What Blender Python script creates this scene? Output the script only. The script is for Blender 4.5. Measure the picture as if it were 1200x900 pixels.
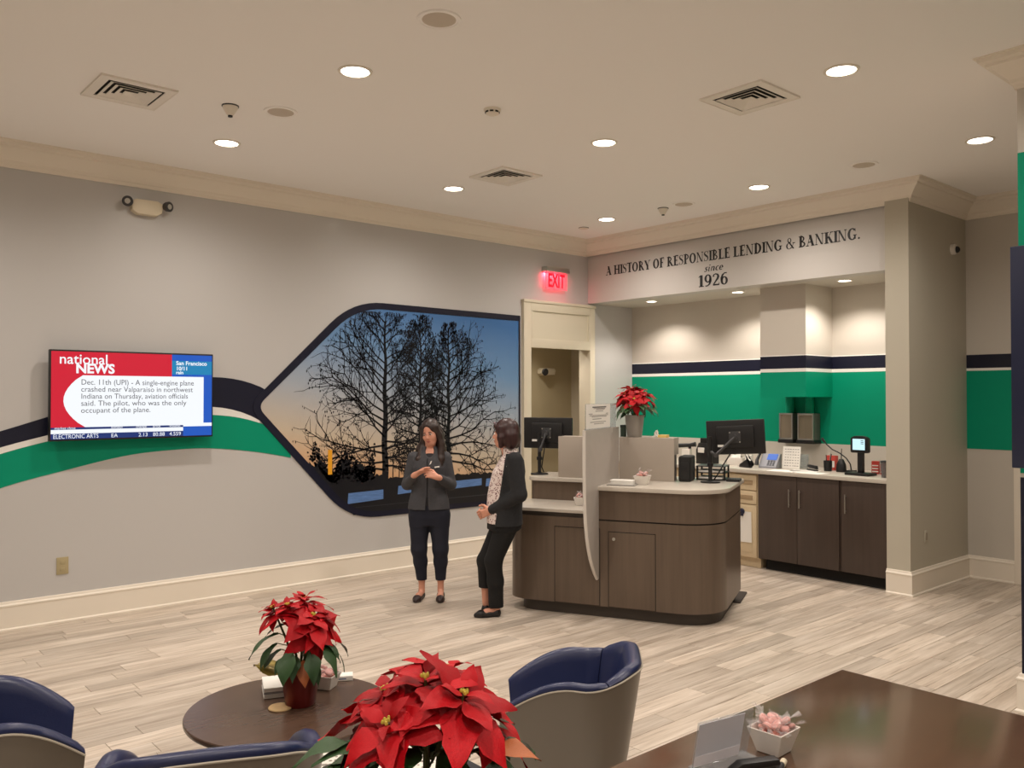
import bpy, bmesh, math, random
import numpy as np
from mathutils import Matrix, Vector

# ------------------------------------------------------------------ scene, camera, light
for o in list(bpy.data.objects):
    bpy.data.objects.remove(o)
SC = bpy.context.scene
COL = SC.collection
PI = math.pi


def rad(a):
    return math.radians(a)


def srgb(r, g, b):
    def f(c):
        c /= 255.0
        return c / 12.92 if c <= 0.04045 else ((c + 0.055) / 1.055) ** 2.4
    return (f(r), f(g), f(b))


cam_data = bpy.data.cameras.new('camera')
cam_data.sensor_width = 36.0
cam_data.lens = 29.91
cam_data.clip_start = 0.05
cam = bpy.data.objects.new('camera', cam_data)
COL.objects.link(cam)
cam.location = (0, 0, 1.85)
cam.rotation_euler = (rad(90 + 0.844), 0, rad(-41.016))
SC.camera = cam

w = bpy.data.worlds.new('world')
SC.world = w
w.use_nodes = True
w.node_tree.nodes['Background'].inputs[0].default_value = (0.9, 0.8, 0.7, 1)
w.node_tree.nodes['Background'].inputs[1].default_value = 0.05

SC.view_settings.view_transform = 'Standard'
SC.view_settings.look = 'None'
SC.view_settings.gamma = 1.0
SC.view_settings.exposure = 0.22
SC.view_settings.use_curve_mapping = False

WARM = (1.0, 0.90, 0.81)
LIGHT_W = 98.0            # watts of one ceiling downlight
ALCOVE_W = 40.0
CEIL = 3.86               # ceiling height
WL = 7.72                 # left wall plane (y)
HD = 8.03                 # lettered header plane (x)
BK = 8.90                 # alcove back wall (x)
HALL = 9.29               # wall at the end of the passage on the right (x)
LIGHTS = [(x, y) for x in (0.45, 2.70, 4.95, 7.12) for y in (0.62, 2.60, 4.58, 6.55)]
LIGHTS = [p for p in LIGHTS if p != (7.12, 0.62) and p != (4.95, 0.62)] + [(x, -1.4) for x in (-1.8, 0.45, 2.70)]


# ------------------------------------------------------------------ helpers
def link(o):
    COL.objects.link(o)
    return o


def thing(name, label, cat, loc=(0, 0, 0), rot=0.0, group=None):
    o = link(bpy.data.objects.new(name, None))
    o.empty_display_size = 0.1
    o.location = loc
    o.rotation_euler = (0, 0, rot)
    tag(o, label, cat, group)
    return o


def tag(o, label=None, cat=None, group=None, kind=None):
    if label:
        o['label'] = label
    if cat:
        o['category'] = cat
    if group:
        o['group'] = group
    if kind:
        o['kind'] = kind
    return o


def mesh_obj(name, verts, faces, mat, parent=None, smooth=True, angle=35, base=(0, 0, 0)):
    me = bpy.data.meshes.new(name)
    bx, by, bz = base
    me.from_pydata([(v[0] - bx, v[1] - by, v[2] - bz) for v in verts], [], faces)
    me.update()
    if smooth:
        me.polygons.foreach_set('use_smooth', [True] * len(me.polygons))
        me.set_sharp_from_angle(angle=rad(angle))
    if mat:
        me.materials.append(mat)
    o = link(bpy.data.objects.new(name, me))
    if parent:
        o.parent = parent
    return o


def share(name, me, parent, mtx=None):
    o = link(bpy.data.objects.new(name, me))
    if parent:
        o.parent = parent
    if mtx is not None:
        o.matrix_local = mtx
    return o


def copy_tree(o, parent=None, loc=None, rot=None, label=None):
    c = link(o.copy())
    if parent:
        c.parent = parent
    for ch in list(o.children):
        copy_tree(ch, c)
    if loc is not None:
        c.location = loc
    if rot is not None:
        c.rotation_euler = (0, 0, rot)
    if label:
        c['label'] = label
    return c


class MB:
    """collects shapes and links them as ONE mesh object"""

    def __init__(self):
        self.v = []
        self.f = []

    def add(self, verts, faces):
        n = len(self.v)
        self.v += [tuple(p) for p in verts]
        self.f += [tuple(i + n for i in f) for f in faces]
        return self

    def box(self, x0, x1, y0, y1, z0, z1, bev=0.0, seg=2, mtx=None):
        bm = bmesh.new()
        bmesh.ops.create_cube(bm, size=1.0)
        for v in bm.verts:
            v.co = Vector(((x0 + x1) / 2 + v.co.x * (x1 - x0), (y0 + y1) / 2 + v.co.y * (y1 - y0), (z0 + z1) / 2 + v.co.z * (z1 - z0)))
        if bev > 0:
            bmesh.ops.bevel(bm, geom=list(bm.edges), offset=bev, segments=seg, affect='EDGES', profile=0.6)
        return self.bm(bm, mtx)

    def bm(self, bm, mtx=None):
        if mtx is not None:
            bmesh.ops.transform(bm, matrix=mtx, verts=bm.verts)
        bm.verts.ensure_lookup_table()
        bm.verts.index_update()
        self.add([v.co[:] for v in bm.verts], [[v.index for v in f.verts] for f in bm.faces])
        bm.free()
        return self

    def prism(self, pts, a, b, axis='z', bev=0.0, seg=2):
        """polygon pts extruded from a to b along the axis; pts are (x,y), (x,z) or (y,z)"""
        def mk(p, h):
            return {'z': (p[0], p[1], h), 'y': (p[0], h, p[1]), 'x': (h, p[0], p[1])}[axis]
        bm = bmesh.new()
        vs = [bm.verts.new(mk(p, a)) for p in pts]
        f = bm.faces.new(vs)
        r = bmesh.ops.extrude_face_region(bm, geom=[f])
        d = Vector(mk((0, 0), b)) - Vector(mk((0, 0), a))
        bmesh.ops.translate(bm, vec=d, verts=[e for e in r['geom'] if isinstance(e, bmesh.types.BMVert)])
        bmesh.ops.recalc_face_normals(bm, faces=bm.faces)
        if bev > 0:
            caps = [f for f in bm.faces if len(f.verts) == len(pts)]
            es = set(e for f in caps for e in f.edges)
            bmesh.ops.bevel(bm, geom=list(es), offset=bev, segments=seg, affect='EDGES', profile=0.6)
        return self.bm(bm)

    def tube(self, pts, r, seg=10, cap=True, closed=False):
        pts = [Vector(p) for p in pts]
        n = len(pts)
        rs = r if isinstance(r, (list, tuple)) else [r] * n
        rings = []
        nrm = None
        for i, p in enumerate(pts):
            if closed:
                t = pts[(i + 1) % n] - pts[i - 1]
            else:
                t = pts[min(i + 1, n - 1)] - pts[max(i - 1, 0)]
            t.normalize()
            if nrm is None:
                nrm = t.orthogonal().normalized()
            else:
                nrm = (nrm - t * nrm.dot(t))
                nrm = nrm.normalized() if nrm.length > 1e-6 else t.orthogonal().normalized()
            b = t.cross(nrm)
            rings.append([p + (nrm * math.cos(2 * PI * k / seg) + b * math.sin(2 * PI * k / seg)) * rs[i] for k in range(seg)])
        verts = [q for rg in rings for q in rg]
        faces = []
        for i in range(n if closed else n - 1):
            j = (i + 1) % n
            for k in range(seg):
                l = (k + 1) % seg
                faces.append((i * seg + k, i * seg + l, j * seg + l, j * seg + k))
        if cap and not closed:
            faces.append(tuple(range(seg - 1, -1, -1)))
            faces.append(tuple((n - 1) * seg + k for k in range(seg)))
        return self.add(verts, faces)

    def lathe(self, prof, c=(0, 0, 0), seg=32, sx=1.0, sy=1.0):
        verts, faces = [], []
        for (r, z) in prof:
            for k in range(seg):
                a = 2 * PI * k / seg
                verts.append((c[0] + r * sx * math.cos(a), c[1] + r * sy * math.sin(a), c[2] + z))
        for i in range(len(prof) - 1):
            for k in range(seg):
                l = (k + 1) % seg
                faces.append((i * seg + k, i * seg + l, (i + 1) * seg + l, (i + 1) * seg + k))
        if prof[0][0] > 1e-6:
            faces.append(tuple(range(seg - 1, -1, -1)))
        if prof[-1][0] > 1e-6:
            faces.append(tuple((len(prof) - 1) * seg + k for k in range(seg)))
        return self.add(verts, faces)

    def grid(self, fn, nu, nv):
        vs = [fn(i / nu, j / nv) for i in range(nu + 1) for j in range(nv + 1)]
        fs = [(i * (nv + 1) + j, (i + 1) * (nv + 1) + j, (i + 1) * (nv + 1) + j + 1, i * (nv + 1) + j + 1) for i in range(nu) for j in range(nv)]
        return self.add(vs, fs)

    def quad(self, a, b, c, d):
        return self.add([a, b, c, d], [(0, 1, 2, 3)])

    def build(self, name, mat, parent=None, smooth=True, angle=35, base=(0, 0, 0)):
        return mesh_obj(name, self.v, self.f, mat, parent, smooth, angle, base)


def struct(name, mb, mat, label=None, angle=35):
    o = mb.build(name, mat, angle=angle)
    o['kind'] = 'structure'
    if label:
        o['label'] = label
    return o


def arc2(cx, cy, r, a0, a1, n):
    return [(cx + r * math.cos(rad(a0 + (a1 - a0) * i / n)), cy + r * math.sin(rad(a0 + (a1 - a0) * i / n))) for i in range(n + 1)]


def interp(tab, x):
    if x <= tab[0][0]:
        return tab[0][1]
    for (a, u), (b, v) in zip(tab, tab[1:]):
        if x <= b:
            return u + (v - u) * (x - a) / (b - a)
    return tab[-1][1]


def smooth_tab(tab, x):
    xs = [t[0] for t in tab]
    i = max(0, min(len(tab) - 2, sum(1 for q in xs if q <= x) - 1))
    def m(k):
        if k == 0:
            return (tab[1][1] - tab[0][1]) / (tab[1][0] - tab[0][0])
        if k == len(tab) - 1:
            return (tab[-1][1] - tab[-2][1]) / (tab[-1][0] - tab[-2][0])
        return (tab[k + 1][1] - tab[k - 1][1]) / (tab[k + 1][0] - tab[k - 1][0])
    h = xs[i + 1] - xs[i]
    t = max(0, min(1, (x - xs[i]) / h))
    a, b = tab[i][1], tab[i + 1][1]
    return (2 * t ** 3 - 3 * t * t + 1) * a + (t ** 3 - 2 * t * t + t) * h * m(i) + (-2 * t ** 3 + 3 * t * t) * b + (t ** 3 - t * t) * h * m(i + 1)


# ------------------------------------------------------------------ materials
MATS = {}


def mat(name, rgb, rough=0.5, metal=0.0, spec=0.5, coat=0.0, coat_rough=0.1, noise=None, bump=None, vary=0.0, emit=None, trans=0.0, alpha=1.0, sheen=0.0, ior=1.5):
    """noise=(scale xyz, amount), bump=(scale, strength), vary = per-object value change"""
    if name in MATS:
        return MATS[name]
    m = bpy.data.materials.new(name)
    m.use_nodes = True
    nt = m.node_tree
    N, L = nt.nodes, nt.links
    p = N['Principled BSDF']
    col = (*srgb(*rgb), 1)
    p.inputs['Base Color'].default_value = col
    p.inputs['Roughness'].default_value = rough
    p.inputs['Metallic'].default_value = metal
    p.inputs['Specular IOR Level'].default_value = spec
    p.inputs['Coat Weight'].default_value = coat
    p.inputs['Coat Roughness'].default_value = coat_rough
    p.inputs['Transmission Weight'].default_value = trans
    p.inputs['Alpha'].default_value = alpha
    p.inputs['Sheen Weight'].default_value = sheen
    p.inputs['IOR'].default_value = ior
    if emit:
        p.inputs['Emission Color'].default_value = (*srgb(*emit[0]), 1)
        p.inputs['Emission Strength'].default_value = emit[1]
    src = None
    if noise or vary or bump:
        tc = N.new('ShaderNodeTexCoord')
    if noise:
        mp = N.new('ShaderNodeMapping')
        mp.inputs['Scale'].default_value = noise[0]
        nz = N.new('ShaderNodeTexNoise')
        nz.inputs['Scale'].default_value = 1.0
        nz.inputs['Detail'].default_value = 6
        nz.inputs['Roughness'].default_value = 0.6
        L.new(tc.outputs['Object'], mp.inputs[0])
        L.new(mp.outputs[0], nz.inputs['Vector'])
        mr = N.new('ShaderNodeMapRange')
        mr.inputs['From Min'].default_value = 0.3
        mr.inputs['From Max'].default_value = 0.7
        mr.inputs['To Min'].default_value = 1 - noise[1]
        mr.inputs['To Max'].default_value = 1 + noise[1]
        L.new(nz.outputs['Fac'], mr.inputs['Value'])
        src = mr.outputs[0]
    if vary:
        oi = N.new('ShaderNodeObjectInfo')
        m2 = N.new('ShaderNodeMapRange')
        m2.inputs['To Min'].default_value = 1 - vary
        m2.inputs['To Max'].default_value = 1 + vary
        L.new(oi.outputs['Random'], m2.inputs['Value'])
        if src:
            mu = N.new('ShaderNodeMath')
            mu.operation = 'MULTIPLY'
            L.new(src, mu.inputs[0])
            L.new(m2.outputs[0], mu.inputs[1])
            src = mu.outputs[0]
        else:
            src = m2.outputs[0]
    if src:
        vm = N.new('ShaderNodeVectorMath')
        vm.operation = 'SCALE'
        vm.inputs[0].default_value = col[:3]
        L.new(src, vm.inputs['Scale'])
        L.new(vm.outputs[0], p.inputs['Base Color'])
    if bump:
        nb = N.new('ShaderNodeTexNoise')
        nb.inputs['Scale'].default_value = bump[0]
        nb.inputs['Detail'].default_value = 4
        L.new(tc.outputs['Object'], nb.inputs['Vector'])
        bp = N.new('ShaderNodeBump')
        bp.inputs['Strength'].default_value = bump[1]
        bp.inputs['Distance'].default_value = 0.01
        L.new(nb.outputs['Fac'], bp.inputs['Height'])
        L.new(bp.outputs[0], p.inputs['Normal'])
    MATS[name] = m
    return m


def emission(name, rgb, strength):
    return mat(name, (10, 10, 10), 0.6, emit=(rgb, strength))


def clear(name, rgb, gloss=0.12, rough=0.08):
    """thin clear plastic: mostly transparent with a sheen"""
    if name in MATS:
        return MATS[name]
    m = bpy.data.materials.new(name)
    m.use_nodes = True
    N, L = m.node_tree.nodes, m.node_tree.links
    N.remove(N['Principled BSDF'])
    out = [n for n in N if n.type == 'OUTPUT_MATERIAL'][0]
    tr = N.new('ShaderNodeBsdfTransparent')
    tr.inputs[0].default_value = (*srgb(*rgb), 1)
    gl = N.new('ShaderNodeBsdfPrincipled')
    gl.inputs['Base Color'].default_value = (0.9, 0.9, 0.9, 1)
    gl.inputs['Roughness'].default_value = rough
    mx = N.new('ShaderNodeMixShader')
    mx.inputs[0].default_value = gloss
    L.new(tr.outputs[0], mx.inputs[1])
    L.new(gl.outputs[0], mx.inputs[2])
    L.new(mx.outputs[0], out.inputs[0])
    MATS[name] = m
    return m


def plank_mat():
    m = bpy.data.materials.new('floor_plank')
    m.use_nodes = True
    N, L = m.node_tree.nodes, m.node_tree.links
    p = N['Principled BSDF']
    tc = N.new('ShaderNodeTexCoord')
    oi = N.new('ShaderNodeObjectInfo')
    off = N.new('ShaderNodeVectorMath')
    off.operation = 'MULTIPLY_ADD'
    cb = N.new('ShaderNodeCombineXYZ')
    for i in range(3):
        L.new(oi.outputs['Random'], cb.inputs[i])
    L.new(cb.outputs[0], off.inputs[0])
    off.inputs[1].default_value = (37, 91, 13)
    L.new(tc.outputs['Object'], off.inputs[2])
    def nz(sx, sy, detail, rough):
        mp = N.new('ShaderNodeMapping')
        mp.inputs['Scale'].default_value = (sx, sy, 1)
        t = N.new('ShaderNodeTexNoise')
        t.inputs['Scale'].default_value = 1
        t.inputs['Detail'].default_value = detail
        t.inputs['Roughness'].default_value = rough
        L.new(off.outputs[0], mp.inputs[0])
        L.new(mp.outputs[0], t.inputs['Vector'])
        return t.outputs['Fac']
    a = nz(1.3, 22, 5, 0.65)
    b = nz(2.5, 70, 3, 0.5)
    cr = N.new('ShaderNodeValToRGB')
    e = cr.color_ramp.elements
    e[0].position, e[0].color = 0.25, (*srgb(164, 148, 132), 1)
    e[1].position, e[1].color = 0.72, (*srgb(222, 210, 196), 1)
    x = e.new(0.48)
    x.color = (*srgb(197, 183, 167), 1)
    L.new(a, cr.inputs[0])
    # dark thin grain lines
    c2 = N.new('ShaderNodeValToRGB')
    c2.color_ramp.elements[0].position, c2.color_ramp.elements[0].color = 0.28, (0.42, 0.38, 0.33, 1)
    c2.color_ramp.elements[1].position, c2.color_ramp.elements[1].color = 0.40, (1, 1, 1, 1)
    L.new(b, c2.inputs[0])
    mu = N.new('ShaderNodeMix')
    mu.data_type = 'RGBA'
    mu.blend_type = 'MULTIPLY'
    mu.inputs[0].default_value = 0.8
    L.new(cr.outputs[0], mu.inputs[6])
    L.new(c2.outputs[0], mu.inputs[7])
    mr = N.new('ShaderNodeMapRange')
    mr.inputs['To Min'].default_value = 0.78
    mr.inputs['To Max'].default_value = 1.12
    L.new(oi.outputs['Random'], mr.inputs[0])
    vm = N.new('ShaderNodeVectorMath')
    vm.operation = 'SCALE'
    L.new(mu.outputs[2], vm.inputs[0])
    L.new(mr.outputs[0], vm.inputs['Scale'])
    L.new(vm.outputs[0], p.inputs['Base Color'])
    p.inputs['Roughness'].default_value = 0.42
    p.inputs['Specular IOR Level'].default_value = 0.4
    bp = N.new('ShaderNodeBump')
    bp.inputs['Strength'].default_value = 0.08
    bp.inputs['Distance'].default_value = 0.004
    L.new(b, bp.inputs['Height'])
    L.new(bp.outputs[0], p.inputs['Normal'])
    return m


def gradient_mat(name, stops, axis, lo, hi, rough=0.35):
    """printed vertical colour ramp in the object's own coordinates; second ramp mixes along x"""
    m = bpy.data.materials.new(name)
    m.use_nodes = True
    N, L = m.node_tree.nodes, m.node_tree.links
    p = N['Principled BSDF']
    p.inputs['Roughness'].default_value = rough
    tc = N.new('ShaderNodeTexCoord')
    sp = N.new('ShaderNodeSeparateXYZ')
    L.new(tc.outputs['Object'], sp.inputs[0])
    # the sky print: z drives the ramp, shifted along x so that the blue comes lower on the right
    sh = N.new('ShaderNodeMath')
    sh.operation = 'MULTIPLY_ADD'
    L.new(sp.outputs[0], sh.inputs[0])
    sh.inputs[1].default_value = axis
    L.new(sp.outputs[2], sh.inputs[2])
    mr = N.new('ShaderNodeMapRange')
    mr.inputs['From Min'].default_value = lo
    mr.inputs['From Max'].default_value = hi
    L.new(sh.outputs[0], mr.inputs[0])
    cr = N.new('ShaderNodeValToRGB')
    e = cr.color_ramp.elements
    while len(e) < len(stops):
        e.new(0.5)
    for k, (pos, c) in enumerate(stops):
        e[k].position = pos
        e[k].color = (*srgb(*c), 1)
    L.new(mr.outputs[0], cr.inputs[0])
    L.new(cr.outputs[0], p.inputs['Base Color'])
    return m


M_wall = mat('wall_paint_satin', (199, 197, 195), 0.30, spec=0.35, coat=0.12, coat_rough=0.06, bump=(60, 0.02))
M_wall2 = mat('wall_paint_matte', (204, 198, 188), 0.55, spec=0.3)
M_alcove = mat('alcove_paint', (208, 201, 190), 0.55, spec=0.3)
M_col = mat('column_paint_grey', (192, 186, 170), 0.55, spec=0.3)
M_ceil = mat('ceiling_paint', (253, 250, 246), 0.8, spec=0.2)
M_trim = mat('trim_enamel', (240, 231, 216), 0.4, spec=0.4)
M_door = mat('door_enamel', (224, 215, 194), 0.4, spec=0.4)
M_corr = mat('corridor_paint', (196, 182, 148), 0.6, spec=0.3)
M_navy = mat('navy_paint', (22, 24, 44), 0.4, spec=0.4)
M_green = mat('green_paint', (0, 148, 114), 0.5, spec=0.2)
M_white = mat('white_paint', (240, 238, 232), 0.5)
M_wood = mat('station_laminate', (101, 86, 73), 0.33, spec=0.45, noise=((26, 26, 1.2), 0.10))
M_wood_d = mat('dark_cabinet_laminate', (74, 62, 55), 0.38, spec=0.4, noise=((26, 26, 1.2), 0.10))
M_desk = mat('desk_laminate', (92, 68, 52), 0.15, spec=0.5, noise=((3, 55, 3), 0.13))
M_table = mat('table_laminate', (88, 68, 56), 0.24, spec=0.5, noise=((4, 40, 3), 0.08))
M_toe = mat('toe_kick', (60, 52, 45), 0.5)
M_gap = mat('shadow_gap', (20, 17, 15), 0.8)
M_stone = mat('counter_stone', (200, 192, 180), 0.25, spec=0.5, noise=((60, 60, 60), 0.03))
M_taupe = mat('screen_taupe', (172, 161, 149), 0.5)
M_fin = mat('fin_panel', (182, 175, 168), 0.4, noise=((12, 12, 12), 0.03))
M_finedge = mat('fin_edge', (222, 216, 208), 0.4)
M_maple = mat('maple_laminate', (214, 194, 160), 0.45, noise=((2, 30, 30), 0.04))
M_maple_d = mat('maple_pull', (166, 142, 110), 0.5)
M_black = mat('black_plastic', (22, 22, 24), 0.4)
M_black_m = mat('black_matte', (16, 16, 17), 0.65)
M_darkgrey = mat('dark_grey_plastic', (58, 58, 60), 0.45)
M_chrome = mat('brushed_steel', (200, 198, 192), 0.28, metal=1.0)
M_grille = mat('speaker_grille', (204, 192, 176), 0.7)
M_ventw = mat('vent_enamel', (240, 234, 224), 0.5)
M_paper = mat('paper', (238, 235, 228), 0.7)
M_ink = mat('ink', (58, 56, 58), 0.7)
M_inkl = mat('ink_light', (150, 146, 142), 0.7)
M_letter = mat('lettering_black', (22, 22, 24), 0.45)
M_navyvinyl = mat('navy_vinyl', (35, 43, 80), 0.33, spec=0.5, bump=(180, 0.05))
M_shell = mat('chair_shell', (112, 101, 88), 0.34, spec=0.5, coat=0.15, coat_rough=0.2)
M_shelled = mat('chair_shell_edge', (176, 166, 150), 0.4)
M_red = mat('bract_red', (176, 3, 18), 0.5, spec=0.25, noise=((30, 30, 30), 0.12), vary=0.22, bump=(70, 0.25))
M_leaf = mat('leaf_green', (46, 76, 38), 0.45, noise=((30, 30, 30), 0.15), vary=0.25, bump=(70, 0.25))
M_stem = mat('plant_stem', (84, 92, 48), 0.6)
M_soil = mat('soil', (44, 32, 24), 0.9)
M_foil = mat('red_foil', (112, 30, 26), 0.32, metal=0.35)
M_gold = mat('gold_foil', (150, 132, 60), 0.35, metal=0.5)
M_silverpot = mat('silver_pot', (172, 168, 162), 0.35, metal=0.6)
M_ceramic = mat('white_ceramic', (234, 228, 220), 0.2, spec=0.5)
M_pink = mat('peppermint', (236, 168, 156), 0.35, vary=0.08)
M_mintred = mat('peppermint_red', (190, 40, 36), 0.35)
M_wrap = clear('cellophane', (250, 246, 246), 0.22, 0.15)
M_acryl = clear('acrylic', (236, 238, 240), 0.16, 0.06)
M_glass = clear('thin_glass', (232, 236, 236), 0.14, 0.05)
M_cork = mat('cork', (202, 170, 122), 0.7, noise=((60, 60, 60), 0.1))
M_plate = mat('almond_plastic', (178, 164, 126), 0.4)
M_cream = mat('cream_plastic', (226, 214, 188), 0.4)
M_skin = mat('skin', (212, 152, 128), 0.5, spec=0.4, noise=((40, 40, 40), 0.04))
M_hair1 = mat('hair_dark_brown', (46, 32, 28), 0.42, noise=((90, 90, 6), 0.35))
M_hair2 = mat('hair_auburn', (48, 20, 19), 0.4, noise=((90, 90, 8), 0.3))
M_jacket = mat('charcoal_fleece', (66, 66, 70), 0.85, noise=((50, 50, 50), 0.10), bump=(120, 0.15))
M_cardi = mat('black_knit', (34, 35, 38), 0.9, noise=((50, 50, 50), 0.15), bump=(140, 0.2))
M_navypant = mat('navy_trousers', (22, 25, 40), 0.85)
M_blackpant = mat('black_trousers', (14, 14, 15), 0.9)
M_shoe = mat('shoe_leather', (46, 32, 32), 0.45)
M_shoeb = mat('shoe_black', (22, 19, 20), 0.45)
M_lip = mat('lips', (168, 84, 78), 0.45)
M_eyew = mat('eye_white', (228, 222, 216), 0.3)
M_iris = mat('iris', (40, 28, 22), 0.3)
M_lamp = emission('lamp_lens', (255, 246, 230), 9.0)
M_lamptrim = mat('lamp_trim', (236, 228, 214), 0.45)


def floral_mat():
    m = bpy.data.materials.new('floral_print')
    m.use_nodes = True
    N, L = m.node_tree.nodes, m.node_tree.links
    p = N['Principled BSDF']
    p.inputs['Roughness'].default_value = 0.7
    tc = N.new('ShaderNodeTexCoord')
    v = N.new('ShaderNodeTexVoronoi')
    v.inputs['Scale'].default_value = 58
    L.new(tc.outputs['Object'], v.inputs['Vector'])
    cr = N.new('ShaderNodeValToRGB')
    e = cr.color_ramp.elements
    e[0].position, e[0].color = 0.22, (*srgb(96, 62, 66), 1)
    e[1].position, e[1].color = 0.44, (*srgb(226, 212, 206), 1)
    x = e.new(0.32)
    x.color = (*srgb(170, 130, 128), 1)
    L.new(v.outputs['Distance'], cr.inputs[0])
    L.new(cr.outputs[0], p.inputs['Base Color'])
    return m


def rug_mat():
    m = bpy.data.materials.new('rug_pile')
    m.use_nodes = True
    N, L = m.node_tree.nodes, m.node_tree.links
    p = N['Principled BSDF']
    p.inputs['Roughness'].default_value = 0.95
    tc = N.new('ShaderNodeTexCoord')
    v = N.new('ShaderNodeTexVoronoi')
    v.inputs['Scale'].default_value = 26
    L.new(tc.outputs['Object'], v.inputs['Vector'])
    cr = N.new('ShaderNodeValToRGB')
    cr.color_ramp.interpolation = 'CONSTANT'
    e = cr.color_ramp.elements
    e[0].position, e[0].color = 0.0, (*srgb(146, 140, 130), 1)
    e[1].position, e[1].color = 0.33, (*srgb(232, 228, 218), 1)
    L.new(v.outputs['Distance'], cr.inputs[0])
    L.new(cr.outputs[0], p.inputs['Base Color'])
    return m


# ------------------------------------------------------------------ room shell
b = MB().box(-3.6, HALL + 0.4, -3.6, 9.6, -0.12, -0.012)
floor = struct('floor', b, mat('floor_joint', (120, 110, 98), 0.8), 'pale grey-beige wood-look plank floor')
M_plank = plank_mat()
rng = random.Random(11)
plank_meshes = []
PW_, GAP = 0.150, 0.0012
for Lp in (0.60, 0.92, 1.22):
    bb = MB()
    e_ = 0.0012
    x1, y1 = Lp - GAP, PW_ - GAP
    bb.add([(GAP, GAP, -0.012), (x1, GAP, -0.012), (x1, y1, -0.012), (GAP, y1, -0.012),
            (GAP, GAP, -e_), (x1, GAP, -e_), (x1, y1, -e_), (GAP, y1, -e_),
            (GAP + e_, GAP + e_, 0), (x1 - e_, GAP + e_, 0), (x1 - e_, y1 - e_, 0), (GAP + e_, y1 - e_, 0)],
           [(0, 1, 5, 4), (1, 2, 6, 5), (2, 3, 7, 6), (3, 0, 4, 7), (4, 5, 9, 8), (5, 6, 10, 9), (6, 7, 11, 10), (7, 4, 8, 11), (8, 9, 10, 11)])
    me = bpy.data.meshes.new('plank')
    me.from_pydata(bb.v, [], bb.f)
    me.materials.append(M_plank)
    plank_meshes.append((Lp, me))
slots = []
row = 0
y = WL - PW_
while y > -3.6:
    x = -3.6 - rng.random() * 1.2
    while x < HALL + 0.3:
        Lp, me = plank_meshes[rng.choice((0, 1, 1, 2, 2))]
        cx, cy = x + Lp / 2, y + PW_ / 2
        fwd = 0.656 * cx + 0.755 * cy
        rt = 0.755 * cx - 0.656 * cy
        seen = fwd > 2.6 and abs(rt) < fwd * 0.66 + 0.5 and not (cx > HALL + 0.3)
        slots.append((fwd if seen else 1e3 + abs(cx) + abs(cy), x, y, Lp, me))
        x += Lp
    y -= PW_
for yy in (WL, WL + PW_, WL + 2 * PW_, WL + 3 * PW_, WL + 4 * PW_, WL + 5 * PW_, WL + 6 * PW_, WL + 7 * PW_):
    for xx in (6.7, 7.6, 8.5):
        slots.append((2e3, xx, yy, plank_meshes[1][0], plank_meshes[1][1]))
slots.sort(key=lambda s: s[0])
for k, (f, x, y, Lp, me) in enumerate(slots[:300]):
    share('plank', me, floor, Matrix.Translation((x, y, 0)))
rest = MB()
for (f, x, y, Lp, me) in slots[300:]:
    rest.add([(v.co.x + x, v.co.y + y, v.co.z) for v in me.vertices], [tuple(p.vertices) for p in me.polygons])
o = rest.build('plank_field', M_plank, floor, smooth=False)
o['kind'] = 'stuff'

struct('ceiling', MB().box(-3.6, HALL + 0.4, -3.6, WL + 0.15, CEIL, CEIL + 0.1), M_ceil, 'flat cream ceiling with recessed lights')
# left wall: solid up to the doorway, header above it, short return beyond
DX0, DX1 = 6.99, 8.03                     # clear doorway
b = MB()
b.box(-3.6, DX0, WL, WL + 0.15, 0, CEIL)
b.box(DX0, DX1, WL, WL + 0.15, 2.47, CEIL)
b.box(DX1, BK + 0.15, WL, WL + 0.15, 0, CEIL)
wall_left = struct('wall_left', b, M_wall, 'long pale satin wall with the television and mural')
struct('wall_header', MB().box(HD, HD + 0.18, 3.62, WL, 3.06, CEIL), mat('header_paint', (204, 200, 195), 0.5, spec=0.3), 'pale header wall above the teller alcove with black lettering')
struct('ceiling_alcove', MB().box(HD + 0.18, BK + 0.1, 3.62, WL, 3.06, 3.2), M_alcove, 'lowered alcove ceiling with three small lights')
wall_back = struct('wall_alcove_back', MB().box(BK, BK + 0.12, 3.62, WL, 0, 3.2), M_alcove, 'alcove back wall with navy and green bands')
struct('wall_column', MB().box(7.97, HALL, 3.54, 3.762, 0, CEIL), M_col, 'grey wall end at the right of the teller alcove')
wall_hall = struct('wall_hall', MB().box(HALL, HALL + 0.15, -3.6, 3.62, 0, CEIL), M_wall2, 'pale passage wall with navy and green bands')
wall_pillar = struct('wall_pillar', MB().box(5.55, 6.2, -3.6, 1.82, 0, CEIL), M_wall2, 'white and green wall corner at the right edge')
struct('wall_rear', MB().box(-3.75, HALL + 0.3, -3.75, -3.6, 0, CEIL), M_white, 'plain pale rear wall')
struct('wall_near', MB().box(-3.75, -3.6, -3.6, WL, 0, CEIL), M_white, 'plain pale near side wall')

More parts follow.
